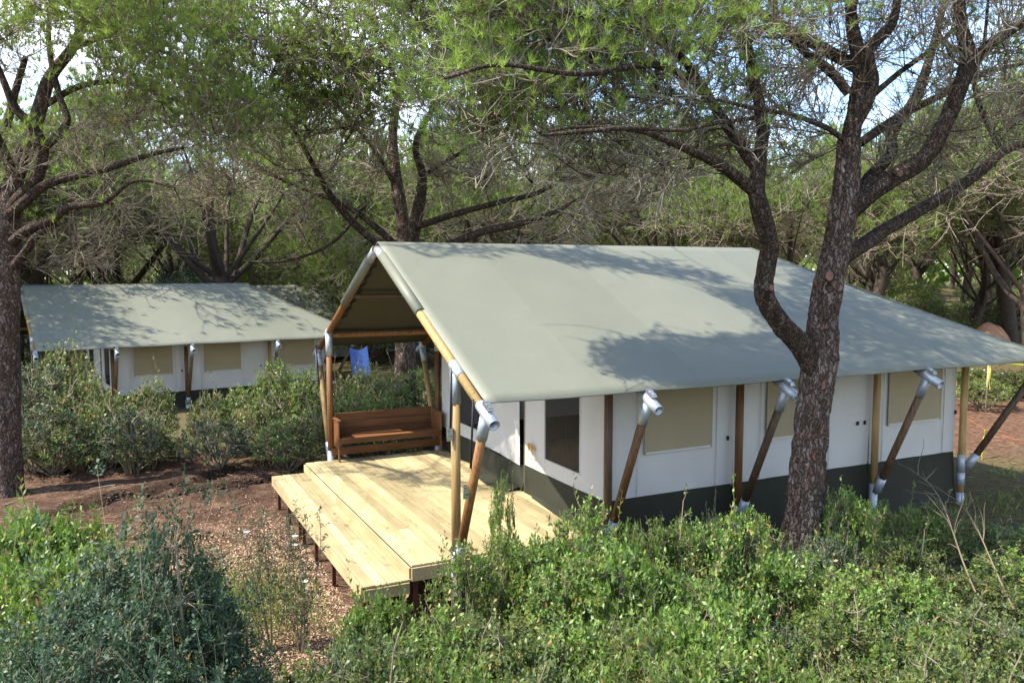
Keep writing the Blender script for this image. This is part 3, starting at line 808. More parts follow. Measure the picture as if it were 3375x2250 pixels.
S0, S1 = SUN, None
def sun_keep(P, r):
    """the lit parts of the roofs and the deck get few twigs between them and the sun"""
    P = np.asarray(P); keep = np.ones(len(P))
    nz = fbm(P[:, 0] + P[:, 2], P[:, 1] - P[:, 2], 1.1, 3, 55)
    t = (P[:, 2] - 3.89 - SLOPE * P[:, 1]) / (SUN[2] - SLOPE * SUN[1])
    x = P[:, 0] - SUN[0] * t; y = P[:, 1] - SUN[1] * t
    on = (t > 0) & (x > -0.3) & (x < 10.4) & (y < 0.15) & (y > -4.1)
    nn = fbm(x, y, 1.3, 3, 56) - 0.5
    a = np.radians(-16); dx, dy = x - 3.8, y + 0.62
    B = np.hypot((dx * np.cos(a) + dy * np.sin(a)) / 1.9, (-dx * np.sin(a) + dy * np.cos(a)) / 0.34) + nn
    A = np.hypot((x - 1.15) / 0.75, (y + 0.22) / 0.28) + nn
    C = np.hypot((x - 3.3) / 1.9, (y + 3.25) / 0.62) + nn
    D = ((x > 4.5 + nn * 1.6) & (y < -1.5 + nn)) | (x > 6.7 + nn * 2)
    shade = (A < 1) | (B < 1) | (C < 1) | D
    keep = np.where(on & ~shade, 0.012, keep)
    t = (P[:, 2] - 0.07) / SUN[2]; x = P[:, 0] - SUN[0] * t; y = P[:, 1] - SUN[1] * t
    on = (t > 0) & (x > -1.3) & (x < 2.1) & (y < 2.9) & (y > -3.0)
    lin = y - (1.6 - 1.07 * (x + 0.1))
    sh = (lin > -0.1 + (fbm(x, y, 1.5, 3, 57) - .5)) & (lin < 1.0 + 1.2 * (fbm(x, y, 1.5, 3, 58) - .5))
    keep = np.where(on & ~sh, np.minimum(keep, 0.03), keep)
    # left tent
    c, s = math.cos(-0.1496), math.sin(-0.1496)
    q = P - np.array([-6.0, 18.6, -0.85]); q = np.stack([c * q[:, 0] - s * q[:, 1], s * q[:, 0] + c * q[:, 1], q[:, 2]], -1)
    Sx, Sy = c * SUN[0] - s * SUN[1], s * SUN[0] + c * SUN[1]
    t = (q[:, 2] - 3.89 - SLOPE * q[:, 1]) / (SUN[2] - SLOPE * Sy); x = q[:, 0] - Sx * t; y = q[:, 1] - Sy * t
    nn = fbm(x, y, 0.9, 3, 59) - .5
    on = (t > 0) & (x > 2.3 - 0.55 * y * 0.5 + nn) & (x < 9.8) & (y < 0.3) & (y > -4.0) & ~((y < -2.3 - 0.25 * (x - 4) + nn) & (x < 6.5))
    keep = np.where(on, np.minimum(keep, 0.03), keep)
    return r.random(len(P)) < keep

def curve(A, B, r, K, bend, sag=0.0):
    """N curved polylines from A to B"""
    n = len(A); t = np.linspace(0, 1, K)[None, :, None]
    Ld = np.linalg.norm(B - A, axis=1)[:, None, None]
    c1 = A[:, None] + (B - A)[:, None] * 0.35 + r.normal(size=(n, 1, 3)) * bend * Ld + np.array([0, 0, 1]) * (-sag) * Ld
    c2 = A[:, None] + (B - A)[:, None] * 0.7 + r.normal(size=(n, 1, 3)) * bend * Ld + np.array([0, 0, 1]) * (-sag * 0.8) * Ld
    return (1 - t) ** 3 * A[:, None] + 3 * (1 - t) ** 2 * t * c1 + 3 * (1 - t) * t * t * c2 + t ** 3 * B[:, None]

def limb_mesh(limbs, bump_=0.0, n=14, sub=5):
    """limbs: list of [(x,y,z,r),...] -> tubes, with the polyline smoothed by Catmull-Rom"""
    parts, pts = [], []
    for li in limbs:
        a = np.array(li, float)
        if len(a) < 2: continue
        e = np.concatenate([[2 * a[0] - a[1]], a, [2 * a[-1] - a[-2]]])
        out = []
        for i in range(1, len(e) - 2):
            for t in np.linspace(0, 1, sub, endpoint=False):
                p0, p1, p2, p3 = e[i - 1], e[i], e[i + 1], e[i + 2]
                out.append(0.5 * ((2 * p1) + (-p0 + p2) * t + (2 * p0 - 5 * p1 + 4 * p2 - p3) * t * t + (-p0 + 3 * p1 - 3 * p2 + p3) * t ** 3))
        out.append(e[-2]); out = np.array(out)
        rr = np.maximum(out[:, 3], 0.008)
        V, q = tubes(out[None, :, :3], rr[None], n)
        if bump_:
            ctr = np.repeat(out[:, :3], n, axis=0); rad = np.repeat(rr, n)
            d = norm(V - ctr)
            ang = np.arctan2(d[:, 1], d[:, 0])
            f = fbm(ang * 2.2 + out[0, 0], V[:, 2] * 1.4 + ang, 1.0, 3, 33) - .5
            f2 = fbm(ang * 7 + 3, V[:, 2] * 5, 1.0, 2, 34) - .5
            f2 = f2 + 1.1 * (sstep(.42, .58, fbm(ang * 5 + 9, V[:, 2] * 7, 1.0, 2, 35)) - .5) * (n > 30)
            V = V + d * (rad * (0.28 * f + 0.10 * f2) * bump_)[:, None]
        parts.append((V, q)); pts.append(np.column_stack([out[:, :3], rr]))
    return parts, np.concatenate(pts)

def grow(limb_pts, blobs, seed, tuft=(13, 0.12, 0.007), sub=10, tw=8, rad=(0.017, 0.0075, 0.0040), filt=True, fine=1.0, lf_mul=1.25, K3=4, min_len=0.0):
    """returns branch parts, twig parts + rnd, tuft parts + rnd. blobs: (x,y,z,rx,ry,rz,hubs,leafiness)"""
    r = np.random.default_rng(seed)
    BR, TW, TWR, TF, TFR = [], [], [], [], []
    tpl = [needle_tuft(r, *tuft) for _ in range(5)]
    axis_ = limb_pts[:, :2].mean(0)
    thin = limb_pts[limb_pts[:, 3] < np.quantile(limb_pts[:, 3], 0.8)]
    HB = []
    for bi, (bx, by, bz, rx, ry, rz, nh, leaf) in enumerate(blobs):
        u = rdir(r, nh) * r.uniform(0.25, 1, (nh, 1)) ** 0.5
        for h in np.array([bx, by, bz]) + u * np.array([rx, ry, rz]): HB.append((bi, h))
    HP_ = np.array([h for _, h in HB]); dl = np.array([np.linalg.norm(thin[:, :3] - h, axis=1).min() for h in HP_])
    nodes = thin[:, :3]; anch = {}
    for q_ in np.argsort(dl):
        h = HP_[q_]; d = np.linalg.norm(nodes - h, axis=1) + 0.9 * np.maximum(0, nodes[:, 2] - h[2] + 0.1)
        a_ = nodes[d.argmin()]; anch[q_] = a_
        t_ = np.array([.45, .7, 1.0])[:, None]; nodes = np.concatenate([nodes, a_ + (h - a_) * t_])
    for bi, (bx, by, bz, rx, ry, rz, nh, leaf) in enumerate(blobs):
        ids = [q_ for q_ in range(len(HB)) if HB[q_][0] == bi]
        H = HP_[ids]; A = np.array([anch[q_] for q_ in ids])
        if filt:
            mid = (A + H) / 2
            ok = sun_keep(H, r) | sun_keep(mid, r) | (r.random(len(H)) < .15)
            A, H = A[ok], H[ok]
        if not len(H): continue
        nh_ = len(H)
        P = curve(A, H, r, 9, 0.07, 0.10)
        Lh = np.linalg.norm(H - A, axis=1)
        R0 = rad[0] * np.clip(Lh / 1.2, 0.6, 1.6)
        R = R0[:, None] * np.linspace(1, 0.35, 9)[None]
        BR.append(tubes(P, R, 6))
        # second order
        ns = nh_ * sub
        hi = np.repeat(np.arange(nh_), sub); tt = r.uniform(0.42, 1.0, ns)
        k = tt * 8; k0 = np.minimum(k.astype(int), 7); fr = (k - k0)[:, None]
        A2 = P[hi, k0] * (1 - fr) + P[hi, k0 + 1] * fr
        fw = norm(P[hi, -1] - P[hi, 4])
        D2 = norm(fw * 0.7 + rdir(r, ns) * 0.85 + np.array([0, 0, 0.22]))
        L2 = r.uniform(0.35, 0.95, ns) * (rx / 1.0) ** 0.5 * fine
        B2 = A2 + D2 * L2[:, None]
        P2 = curve(A2, B2, r, 6, 0.10, 0.03)
        if filt:
            ok = sun_keep(B2, r); P2 = P2[ok]; D2 = D2[ok]; L2 = L2[ok]; B2 = B2[ok]
        n2 = len(P2)
        if not n2: continue
        R2 = np.full((n2, 1), rad[1]) * np.linspace(1, 0.5, 6)[None]
        V, q = tubes(P2, R2, 4); TW.append((V, q)); TWR.append(np.repeat(r.random(n2) * 0.6, 6 * 4))
        # twigs
        n3 = n2 * tw; gi = np.repeat(np.arange(n2), tw); tt = r.uniform(0.25, 1.0, n3)
        k = tt * 5; k0 = np.minimum(k.astype(int), 4); fr = (k - k0)[:, None]
        A3 = P2[gi, k0] * (1 - fr) + P2[gi, k0 + 1] * fr
        D3 = norm(D2[gi] * 0.7 + rdir(r, n3) * 0.8 + np.array([0, 0, 0.12]))
        L3 = r.uniform(0.12, 0.40, n3) * fine
        B3 = A3 + D3 * L3[:, None]
        if filt:
            ok = sun_keep(B3, r); A3, B3, D3 = A3[ok], B3[ok], D3[ok]
        n3 = len(A3)
        if not n3: continue
        P3 = curve(A3, B3, r, K3, 0.14, 0.0)
        R3 = np.full((n3, 1), rad[2]) * np.linspace(1, 0.6, K3)[None]
        V, q = tubes(P3, R3, 3); TW.append((V, q)); TWR.append(np.repeat(r.random(n3), 3 * K3))
        # tufts on the outer and upper part of each clump
        rel = (B3 - np.array([bx, by, bz])) / np.array([rx + .4, ry + .4, rz + .3])
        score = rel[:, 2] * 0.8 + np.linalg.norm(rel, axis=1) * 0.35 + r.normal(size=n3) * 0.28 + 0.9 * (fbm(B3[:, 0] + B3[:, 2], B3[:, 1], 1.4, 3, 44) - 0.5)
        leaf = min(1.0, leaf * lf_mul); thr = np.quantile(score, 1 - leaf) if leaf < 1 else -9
        ok = score >= thr
        T = B3[ok]; D = norm(D3[ok] * 0.6 + np.array([0, 0, 0.85])); nT = len(T)
        if not nT: continue
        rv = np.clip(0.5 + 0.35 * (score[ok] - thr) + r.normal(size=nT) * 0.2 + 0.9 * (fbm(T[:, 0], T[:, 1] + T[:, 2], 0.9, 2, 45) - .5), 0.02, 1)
        rv = np.where(r.random(nT) < 0.012, 0.0, rv)
        Mx = frames(D, r.uniform(0, 6.28, nT)); sc = r.uniform(0.75, 1.25, nT)
        pick = r.integers(0, 5, nT)
        for j in range(5):
            s_ = pick == j
            if s_.any():
                TF.append(stamp(tpl[j][0], [tpl[j][1]], Mx[s_], sc[s_], T[s_])); TFR.append(np.repeat(rv[s_], len(tpl[j][0])))
    return BR, (TW, TWR), (TF, TFR)

def pine_meshes(name, limbs, blobs, seed, bump_=1.0, n=14, sub_l=5, bark='bark', needle='needle', twig='twig', barktop='bark2', **kw):
    tr, pts = limb_mesh(limbs, bump_, n, sub_l)
    BR, (TW, TWR), (TF, TFR) = grow(pts, blobs, seed, **kw)
    out = []
    out.append(('trunk', mesh_data(name + '_trunk', *join(tr[:1]), M[bark], True)))
    out.append(('limbs', mesh_data(name + '_limbs', *join(tr[1:] + BR), M[barktop], True)))
    V, Q = join(TW); out.append(('twigs', mesh_data(name + '_twigs', V, Q, M[twig], False, {'rnd': np.concatenate(TWR)})))
    V, Q = join(TF); out.append(('crown', mesh_data(name + '_crown', V, Q, M[needle], False, {'rnd': np.concatenate(TFR)})))
    return out

def place(parts, name, loc, label, cat, group=None, rz=0.0, sc=(1, 1, 1)):
    e = empty(name, loc, rz); e.scale = sc
    for nm, me in parts:
        o_ = obj(nm, me, e)
        if nm in ('foliage', 'crown', 'twigs', 'flower_buds'): o_['kind'] = 'stuff'
    tag(e, label, cat, group)
    return e

def W(p, r): return (p[0], p[1], p[2], r)

# ---- the forked pine in front of the tent wall
K = []
K.append([W((3.81,-4.6,-0.71), .30), W((3.79,-4.6,0.1), .235), W((3.81,-4.6,0.69), .205), W((3.87,-4.6,1.26), .195), W((3.91,-4.6,1.88), .19), W((4,-4.6,2.4), .20), W((4.02,-4.6,2.86), .175), W((4.09,-4.62,3.32), .165), W((4.17,-4.65,3.78), .15), W((4.18,-4.7,4.18), .15), W((4.22,-4.7,4.58), .135), W((4.24,-4.7,4.98), .13)])
K.append([W((3.95,-4.6,2.24), .13), W((3.72,-4.6,2.56), .135), W((3.33,-4.62,2.88), .115), W((3.07,-4.65,3.18), .105), W((3.08,-4.65,3.47), .10), W((3.07,-4.7,3.76), .095), W((2.91,-4.75,4.04), .10), W((2.77,-4.8,4.31), .085), W((2.8,-4.8,4.68), .07), W((2.83,-4.8,5.01), .065), W((2.78,-4.7,5.52), .055), W((2.7,-4.6,6.09), .05), W((2.58,-4.6,6.52), .04)])
K.append([W((2.8,-4.8,4.31), .075), W((2.63,-4.8,4.38), .07), W((2.16,-4.9,4.55), .05), W((1.68,-5,4.66), .036), W((1.16,-5,4.79), .024), W((0.57,-5,4.8), .014), W((0.11,-5,4.73), .010)])
K.append([W((2.79,-4.8,4.55), .07), W((2.55,-4.7,4.87), .062), W((2.38,-4.6,5.16), .052), W((2.2,-4.5,5.46), .05), W((2.02,-4.4,5.74), .04), W((1.4,-4.4,5.97), .03), W((0.63,-4.4,6), .02)])
K.append([W((2.81,-4.8,5.1), .022), W((2.01,-5,4.94), .019), W((1.5,-5.1,4.82), .015), W((0.78,-5.2,4.77), .022), W((-0.1,-5.3,4.63), .014)])
K.append([W((2.2,-4.5,5.46), .045), W((1.54,-4.6,5.55), .034), W((0.55,-4.8,5.32), .026), W((-0.37,-5,5.26), .018), W((-0.9,-5,5.09), .012)])
K.append([W((4.24,-4.7,4.93), .10), W((4.34,-4.7,5.39), .095), W((4.38,-4.7,5.79), .085), W((4.34,-4.6,6.3), .07), W((4.37,-4.5,6.92), .05), W((4.31,-4.4,7.53), .04)])
K.append([W((4.31,-4.7,5.14), .08), W((4.45,-4.8,5.57), .08), W((4.38,-4.8,5.96), .07), W((4.64,-4.9,6.3), .055), W((4.75,-4.9,6.85), .04), W((4.93,-4.9,7.56), .03)])
K.append([W((4.21,-4.7,5.5), .055), W((4.02,-4.6,5.74), .052), W((3.71,-4.5,5.96), .045), W((3.42,-4.4,6.25), .038), W((3.33,-4.3,6.72), .03)])
K.append([W((4.23,-4.7,4.93), .032), W((3.71,-4.8,5.08), .028), W((3.03,-4.9,5.14), .022), W((2.57,-5,5.13), .02), W((1.97,-5.1,5.15), .014)])
K.append([W((4.21,-4.7,4.08), .10), W((4.4,-4.8,4.31), .105), W((4.73,-4.9,4.54), .10), W((5.14,-5,4.79), .098), W((5.31,-5.1,5.15), .092), W((5.44,-5.2,5.59), .09), W((5.55,-5.2,5.95), .08), W((5.55,-5.1,6.37), .07), W((5.58,-5,7.05), .05), W((5.61,-5,7.74), .03)])
K.append([W((5.56,-5.2,5.85), .07), W((6.03,-5.2,6.18), .06), W((6.56,-5.2,6.47), .05), W((7.47,-5.2,6.96), .035)])
K.append([W((4.18,-4.65,3.58), .085), W((4.52,-4.6,3.71), .085), W((5.35,-4.4,4.02), .08), W((6.61,-4.2,4.47), .075), W((7.47,-4.1,4.84), .07), W((8.17,-4,5.2), .06), W((9.07,-4,5.42), .05), W((10.38,-4,5.64), .03)])
K.append([W((4.56,-4.5,4.26), .07), W((5.05,-4.3,4.61), .075), W((5.54,-4.2,4.95), .07), W((5.69,-4.1,5.28), .07), W((6.39,-3.9,5.85), .065), W((6.96,-3.7,6.69), .05), W((7.33,-3.6,7.54), .035)])
K.append([W((4.53,-4.6,4.97), .05), W((5.39,-4.4,5.37), .05), W((6.37,-4.2,5.74), .045), W((7.46,-4.1,6.18), .035), W((8.77,-4,6.52), .02)])
K.append([W((4.52,-4.8,5.51), .035), W((5.17,-4.6,5.86), .032), W((6.04,-4.4,6.31), .026), W((6.93,-4.3,6.93), .018)])
K.append([W((8.07,-4,5.16), .04), W((7.01,-4.3,5.86), .03), W((6.85,-4.5,6.42), .022), W((6.75,-4.6,6.93), .016)])
K.append([W((2.02,-4.4,5.74), .04), W((1.4, -3.0, 7.3), .04), W((0.4, -2.4, 7.7), .035), W((-0.8, -2.0, 7.8), .025)])
K.append([W((4.38,-4.7,5.79), .07), W((4.1, -2.9, 7.0), .06), W((3.6, -1.6, 7.7), .05), W((3.4, -0.6, 8.0), .03)])  # this limb and the one before carry the added roof-shading clumps
B1 = []
for (x, y, z), s, nh, lf in (((0.02,-3.2,6.11), .75, 15, .70), ((0.57,-3.56,6.31), .75, 16, .72), ((1.1,-3.96,6.05), .75, 16, .66), ((0.16,-3.33,5.45), .62, 14, .70), ((0.66,-3.8,5.45), .65, 16, .62),
        ((0.02,-3.42,4.92), .48, 11, .66), ((1.38,-4.04,5.43), .65, 15, .42), ((0.64,-3.74,4.82), .50, 13, .42), ((1.96,-4.17,5.97), .75, 15, .60), ((1.49,-4.04,4.84), .50, 11, .16),
        ((2.1,-4.31,5.21), .60, 12, .22), ((2.62,-4.38,5.95), .70, 12, .40), ((-0.08,-3.64,4.47), .32, 6, .60), ((1.82,-4.24,4.51), .45, 9, .06), ((-0.14,-2.95,6.71), .9, 7, .75),
        ((0.9,-3.44,6.99), .95, 6, .75), ((2.18,-4.08,6.9), .95, 6, .7), ((1.1,-3.89,4.41), .40, 8, .12), ((2.49,-4.42,4.85), .42, 9, .10)):
    B1.append((x, y, z, s * 1.25, s * 1.1, s * .62, nh, lf))
for (x, y, z), s, nh, lf in (((3.57,-4.17,6.01), .75, 10, .10), ((3.87,-4.37,5.45), .6, 10, .03), ((4.53,-4.37,6.53), .8, 10, .12), ((5.12,-4.7,6.07), .8, 10, .06), ((6.12,-4.94,6.44), .9, 11, .15),
        ((6.97,-4.86,5.81), .8, 10, .10), ((5.61,-4.78,5.43), .7, 8, .03), ((3.94,-4.24,7.23), 1.1, 12, .6), ((5.04,-4.52,7.62), 1.2, 14, .65), ((6.4,-4.97,7.55), 1.2, 14, .65),
        ((7.39,-5.21,6.58), 1.1, 12, .6), ((3.87,-4.19,4.98), .5, 7, .02), ((7.09,-4.64,5.13), .6, 8, .05), ((5.43,-4.51,5.04), .5, 6, .03)):
    B1.append((x, y, z, s * 1.25, s * 1.1, s * .7, nh, lf))
# high clumps added above the view so their shade falls on the roof
def over(x, y, z):
    t_ = (z - roof_z(y)) / SUN[2]; return x + SUN[0] * t_, y + SUN[1] * t_, z
for (x, y, z, s, nh, lf) in ((2.3, -3.1, 7.9, .8, 11, .9), (3.2, -3.0, 7.9, .95, 14, .9), (4.2, -3.3, 7.8, .8, 11, .9), (5.2, -2.0, 8.1, 1.0, 14, .9), (5.2, -3.0, 8.1, 1.0, 14, .9), (6.0, -3.0, 8.2, 1.1, 16, .9), (6.8, -2.2, 8.2, 1.1, 16, .9), (7.6, -1.4, 8.5, 1.1, 16, .9), (7.8, -3.0, 8.2, 1.1, 16, .9), (8.8, -2.6, 8.3, 1.1, 14, .9), (6.1, -1.5, 8.3, 1.0, 12, .8)):
    B1.append((*over(x, y, z), s, s, s * .5, nh, lf))
p1 = pine_meshes('forked_pine', K, B1, 101, n=44, sub_l=12, sub=9, tw=6, tuft=(17, 0.115, 0.0078), K3=4, lf_mul=1.45)
px0 = K[0][1]
tree1 = place(p1, 'pine_tree', (0, 0, 0), 'big forked pine whose scaly trunk stands before the white side wall of the big tent', 'tree')
for (c, r_, d) in (((3.85,-4.8,3.4), .052, (-.15, -.95, .1)), ((2.99,-4.79,3.28), .033, (.1, -1, 0)), ((4.68,-5.02,4.59), .038, (.1, -.9, -.3))):
    dd = Vector(d).normalized(); a = Vector(c)
    st = obj('branch_stub', pole_data(a - dd * 0.06, a + dd * 0.035, r_ * 1.25, M['bark'], 14, r_ * 1.05), tree1)
    obj('sawn_face', pole_data(a + dd * 0.030, a + dd * 0.042, r_, M['heart'], 14), st)

# ---- the pine behind the porch
K = []
K.append([W((2.68,6.74,-0.27), .32), W((2.71,6.81,0.61), .27), W((2.77,6.92,2.05), .25), W((2.82,7.01,3.29), .24), W((2.85,7.06,4.01), .23), W((2.81,7.13,4.52), .17), W((2.74,7.23,5.25), .15), W((2.69,7.33,5.97), .13), W((2.69,7.41,6.79), .11), W((2.8,7.32,7.6), .09), W((3.05,7.06,8.57), .06), W((3.15,6.88,9.52), .04)])
K.append([W((2.87,6.92,3.8), .16), W((2.99,6.82,4.51), .15), W((3.14,6.81,5.23), .13), W((3.2,6.83,5.74), .10), W((2.99,6.66,6.4), .08), W((3.28,6.15,7.23), .06), W((3.7,5.6,8.3), .04)])
K.append([W((2.74,6.86,3.7), .11), W((2.16,6.96,4.1), .10), W((1.63,7.05,4.54), .09), W((1.08,7.04,5.16), .075), W((0.64,6.99,5.91), .06), W((0.26,6.9,6.54), .045), W((-0.31,7.02,7.25), .03)])
K.append([W((2.75,6.99,3.9), .085), W((2.18,7.33,4.52), .08), W((1.55,7.69,5.03), .065), W((0.64,8.17,5.44), .05), W((-0.36,8.71,5.95), .035), W((-1.08,9.11,6.36), .02)])
K.append([W((2.63,7.21,5.54), .06), W((2.07,7.23,6.42), .05), W((1.36,7.2,7.15), .045), W((0.61,7.32,8.06), .03), W((0.04,7.22,8.82), .02)])
K.append([W((3.03,6.69,4.51), .085), W((3.51,6.24,4.7), .075), W((4,5.8,4.87), .07), W((4.62,5.29,5.05), .065), W((5.15,4.82,5.19), .055), W((5.59,4.4,5.46), .045), W((6.18,3.9,5.58), .025)])
K.append([W((2.81,6.7,3.49), .10), W((3.09,5.71,3.88), .095), W((3.33,5.16,4.09), .085), W((3.82,4.72,4.32), .08), W((4.41,4.21,4.47), .07), W((5,3.73,4.7), .05), W((5.48,3.3,5.03), .03)])
K.append([W((3.28,6.79,5.74), .05), W((3.93,6.18,6.2), .045), W((4.55,5.36,6.62), .03), W((5.28,4.47,6.92), .02)])
K.append([W((1.95,7.26,5.02), .05), W((1.11,7.25,4.09), .04), W((0.07,7.51,3.69), .03), W((-0.75,7.79,3.69), .02)])
K.append([W((3.15,6.88,9.52), .05), W((-0.8, 4.0, 8.6), .045), W((-0.6, 2.0, 8.8), .035), W((-2.0, 1.0, 8.9), .025)])  # limb leading out to the added clumps that shade the roof
B2 = []
for (x, y, z), s, nh, lf in (((-0.54,6.07,7.84), 1.0, 11, .9), ((0.36,5.37,7.44), 1.0, 11, .9), ((1.4,4.89,7.79), 1.0, 11, .9), ((2.45,4.43,8.4), 1.0, 11, .9), ((1.25,5.27,8.64), 1.0, 7, .9), ((0.13,5.83,8.73), 1.0, 7, .9), ((-1.02,6.45,6.99), .9, 7, .9), ((-0.86,6.08,8.58), 1.0, 7, .9), ((3.62,4.04,7.93), .9, 7, .9),
        ((-0.11,6.2,6.67), .8, 7, .6), ((1.01,5.88,6.8), .8, 7, .45), ((-1.28,7.4,6.22), .8, 6, .45), ((2.2,5.99,7.01), .8, 7, .45), ((0.57,7.34,5.75), .9, 7, .10), ((1.84,7.19,6), .8, 7, .06), ((-0.47,8.05,5.48), .8, 6, .15), ((3.72,5.67,6.8), .9, 7, .3), ((3.54,6.31,5.5), .7, 6, .05), ((4.65,5.34,5.75), .9, 8, .10),
        ((5.69,4.39,5.8), .9, 7, .08), ((6.42,3.75,5.3), .8, 6, .06), ((4.7,5,7.15), .9, 7, .4), ((-1.4,8.26,5.16), .6, 5, .2), ((5.59,3.65,4.61), .5, 5, .05), ((4.87,4.29,4.06), .4, 3, .04), ((3.18,5.81,10.15), 1.1, 5, .7), ((1.12,6.82,10.15), 1.1, 5, .7), ((0.2,7.54,4.68), .6, 3, .06)):
    B2.append((x, y, z, s * 1.2, s * 1.1, s * .55, nh, lf))
for (x, y, z, s, nh, lf) in ((1.1, -0.2, 8.9, .7, 7, .6), (2.6, -0.3, 9.0, .8, 8, .6), (3.8, -0.6, 9.0, .9, 10, .6), (5.0, -0.9, 9.0, .8, 8, .6), (0.9, 1.3, 8.8, .9, 9, .6), (0.0, 2.0, 8.8, .9, 9, .6)):  # extra clumps above the view, put there to shade the roof around the ridge
    B2.append((*over(x, y, z), s, s, s * .5, nh, lf))
p2 = pine_meshes('porch_pine', K, B2, 202, n=16, sub=9, tw=6, tuft=(14, 0.155, 0.013), K3=3, lf_mul=1.4, rad=(0.030, 0.012, 0.0065), fine=1.35, twig='twigdark')
tree2 = place(p2, 'pine_tree', (0, 0, 0), 'wide twin stemmed pine rising behind the porch, its trunk seen through the porch opening', 'tree')

# ---- the pine at the left edge
K = []
K.append([W((-5.42,5.85,-0.93), .40), W((-5.39,5.89,-0.37), .31), W((-5.35,6.02,1.24), .285), W((-5.28,6.14,2.84), .275), W((-5.24,6.23,3.97), .285), W((-5.17,6.25,4.61), .27), W((-5.04,6.23,5.05), .17), W((-4.87,6.2,5.57), .15), W((-4.67,6.14,6.06), .14), W((-4.52,6.12,6.54), .13), W((-4.33,6.07,7.06), .11), W((-3.91,5.93,7.66), .09), W((-3.65,5.86,8.39), .06), W((-3.44,5.84,9.19), .04)])
K.append([W((-5.12,6.1,4.44), .14), W((-4.94,5.93,4.75), .12), W((-4.62,5.7,5.12), .105), W((-4.5,5.57,5.64), .10), W((-4.64,5.57,6.05), .085), W((-4.89,5.61,6.34), .075), W((-5.04,5.61,6.78), .06), W((-5.27,5.69,7.52), .04)])
K.append([W((-4.5,5.57,5.64), .07), W((-4.1,5.54,6.12), .07), W((-4.19,5.74,6.62), .06), W((-4.31,5.86,7.29), .05), W((-4.32,5.93,8), .04), W((-4.16,5.93,8.8), .025)])
K.append([W((-5.05,5.96,4.52), .10), W((-4.78,5.74,4.76), .09), W((-4.36,5.45,5.06), .08), W((-3.51,4.83,5.27), .065), W((-2.81,4.39,5.5), .045), W((-2.26,4.02,5.62), .03)])
K.append([W((-5.06,5.92,4), .09), W((-4.83,5.71,4.19), .085), W((-4.38,5.29,4.39), .075), W((-4.09,5.05,4.6), .065), W((-3.53,4.67,4.68), .05), W((-3.04,4.35,5.04), .03), W((-2.42,4.04,4.93), .018)])
K.append([W((-5.07,5.88,3.56), .07), W((-4.84,5.68,3.84), .065), W((-4.64,5.5,4.11), .06), W((-4.32,5.36,4.31), .04)])
K.append([W((-5.19,6.16,4.68), .12), W((-5.37,6.19,5.23), .10), W((-5.12,6.14,6.02), .09), W((-4.96,6.11,6.58), .07), W((-4.72,6.07,7.37), .05)])
K.append([W((-3.92,5.92,7.58), .06), W((-3.27,5.4,7.77), .05), W((-2.64,4.95,7.5), .035), W((-1.96,4.47,7.16), .02)])
K.append([W((-4.54,6.12,6.46), .06), W((-3.89,5.95,6.88), .055), W((-3.15,5.71,6.99), .04), W((-2.27,5.47,6.7), .025)])
K.append([W((-4.99,5.77,5.21), .09), W((-5.4, 4.6, 6.6), .07), W((-5.4, 3.0, 7.8), .05), W((-5.3, 1.8, 8.2), .03)])  # limb added to hold the unseen clumps shading the deck
B3_ = []
for (x, y, z), s, nh, lf in (((-5.6, 2.3, 8.4), .8, 9, .9), ((-5.0, 1.3, 8.3), .8, 9, .9), ((-6.4, 3.2, 8.4), .9, 8, .9), ((-4.4,4.61,7.79), .9, 8, .9), ((-3.49,4.14,7.49), .8, 8, .9), ((-2.56,3.89,7.41), .8, 8, .9), ((-3.01,3.95,8.01), .8, 7, .9), ((-2.08,4.05,6.83), .6, 6, .9), ((-4.72,6.6,8.21), .9, 6, .6), ((-3.62,6.29,8.35), .9, 6, .62), ((-2.58,5.78,8.27), .9, 6, .62), ((-1.73,5.09,7.8), .9, 8, .7), ((-3,5.44,7.26), .8, 10, .5), ((-2.14,5.09,6.8), .8, 11, .45), ((-1.42,4.79,6.25), .6, 8, .4), ((-2.74,5.43,6.17), .6, 8, .25), ((-5.03,5.77,7.27), .7, 8, .4),  # opening three clumps are added out of view to dapple the deck
        ((-2.15,4.43,5.68), .8, 7, .25), ((-3.09,4.83,5.05), .8, 6, .10), ((-3.83,5.23,4.27), .8, 3, .04), ((-2.76,4.72,4.43), .7, 3, .04), ((-4.43,5.57,3.64), .6, 4, .05), ((-3.49,5.13,3.8), .5, 3, .04), ((-5.01,5.35,5.39), .5, 6, .2), ((-4.23,5.98,8.96), 1.2, 5, .65), ((-2.73,5.25,9.04), 1.2, 5, .65), ((-3.92,5.53,5.78), .6, 7, .03), ((-3.46,5.82,6.5), .5, 6, .05)):
    B3_.append((x, y, z, s * 1.2, s * 1.1, s * .6, nh, lf))
p3 = pine_meshes('edge_pine', K, B3_, 303, n=18, sub=8, tw=7, tuft=(14, 0.145, 0.0115), K3=3, lf_mul=1.4, rad=(0.020, 0.0075, 0.0042), fine=1.15, twig='twigdark')
tree3 = place(p3, 'pine_tree', (0, 0, 0), 'thick pine trunk at the left edge of the picture with low spreading limbs', 'tree')

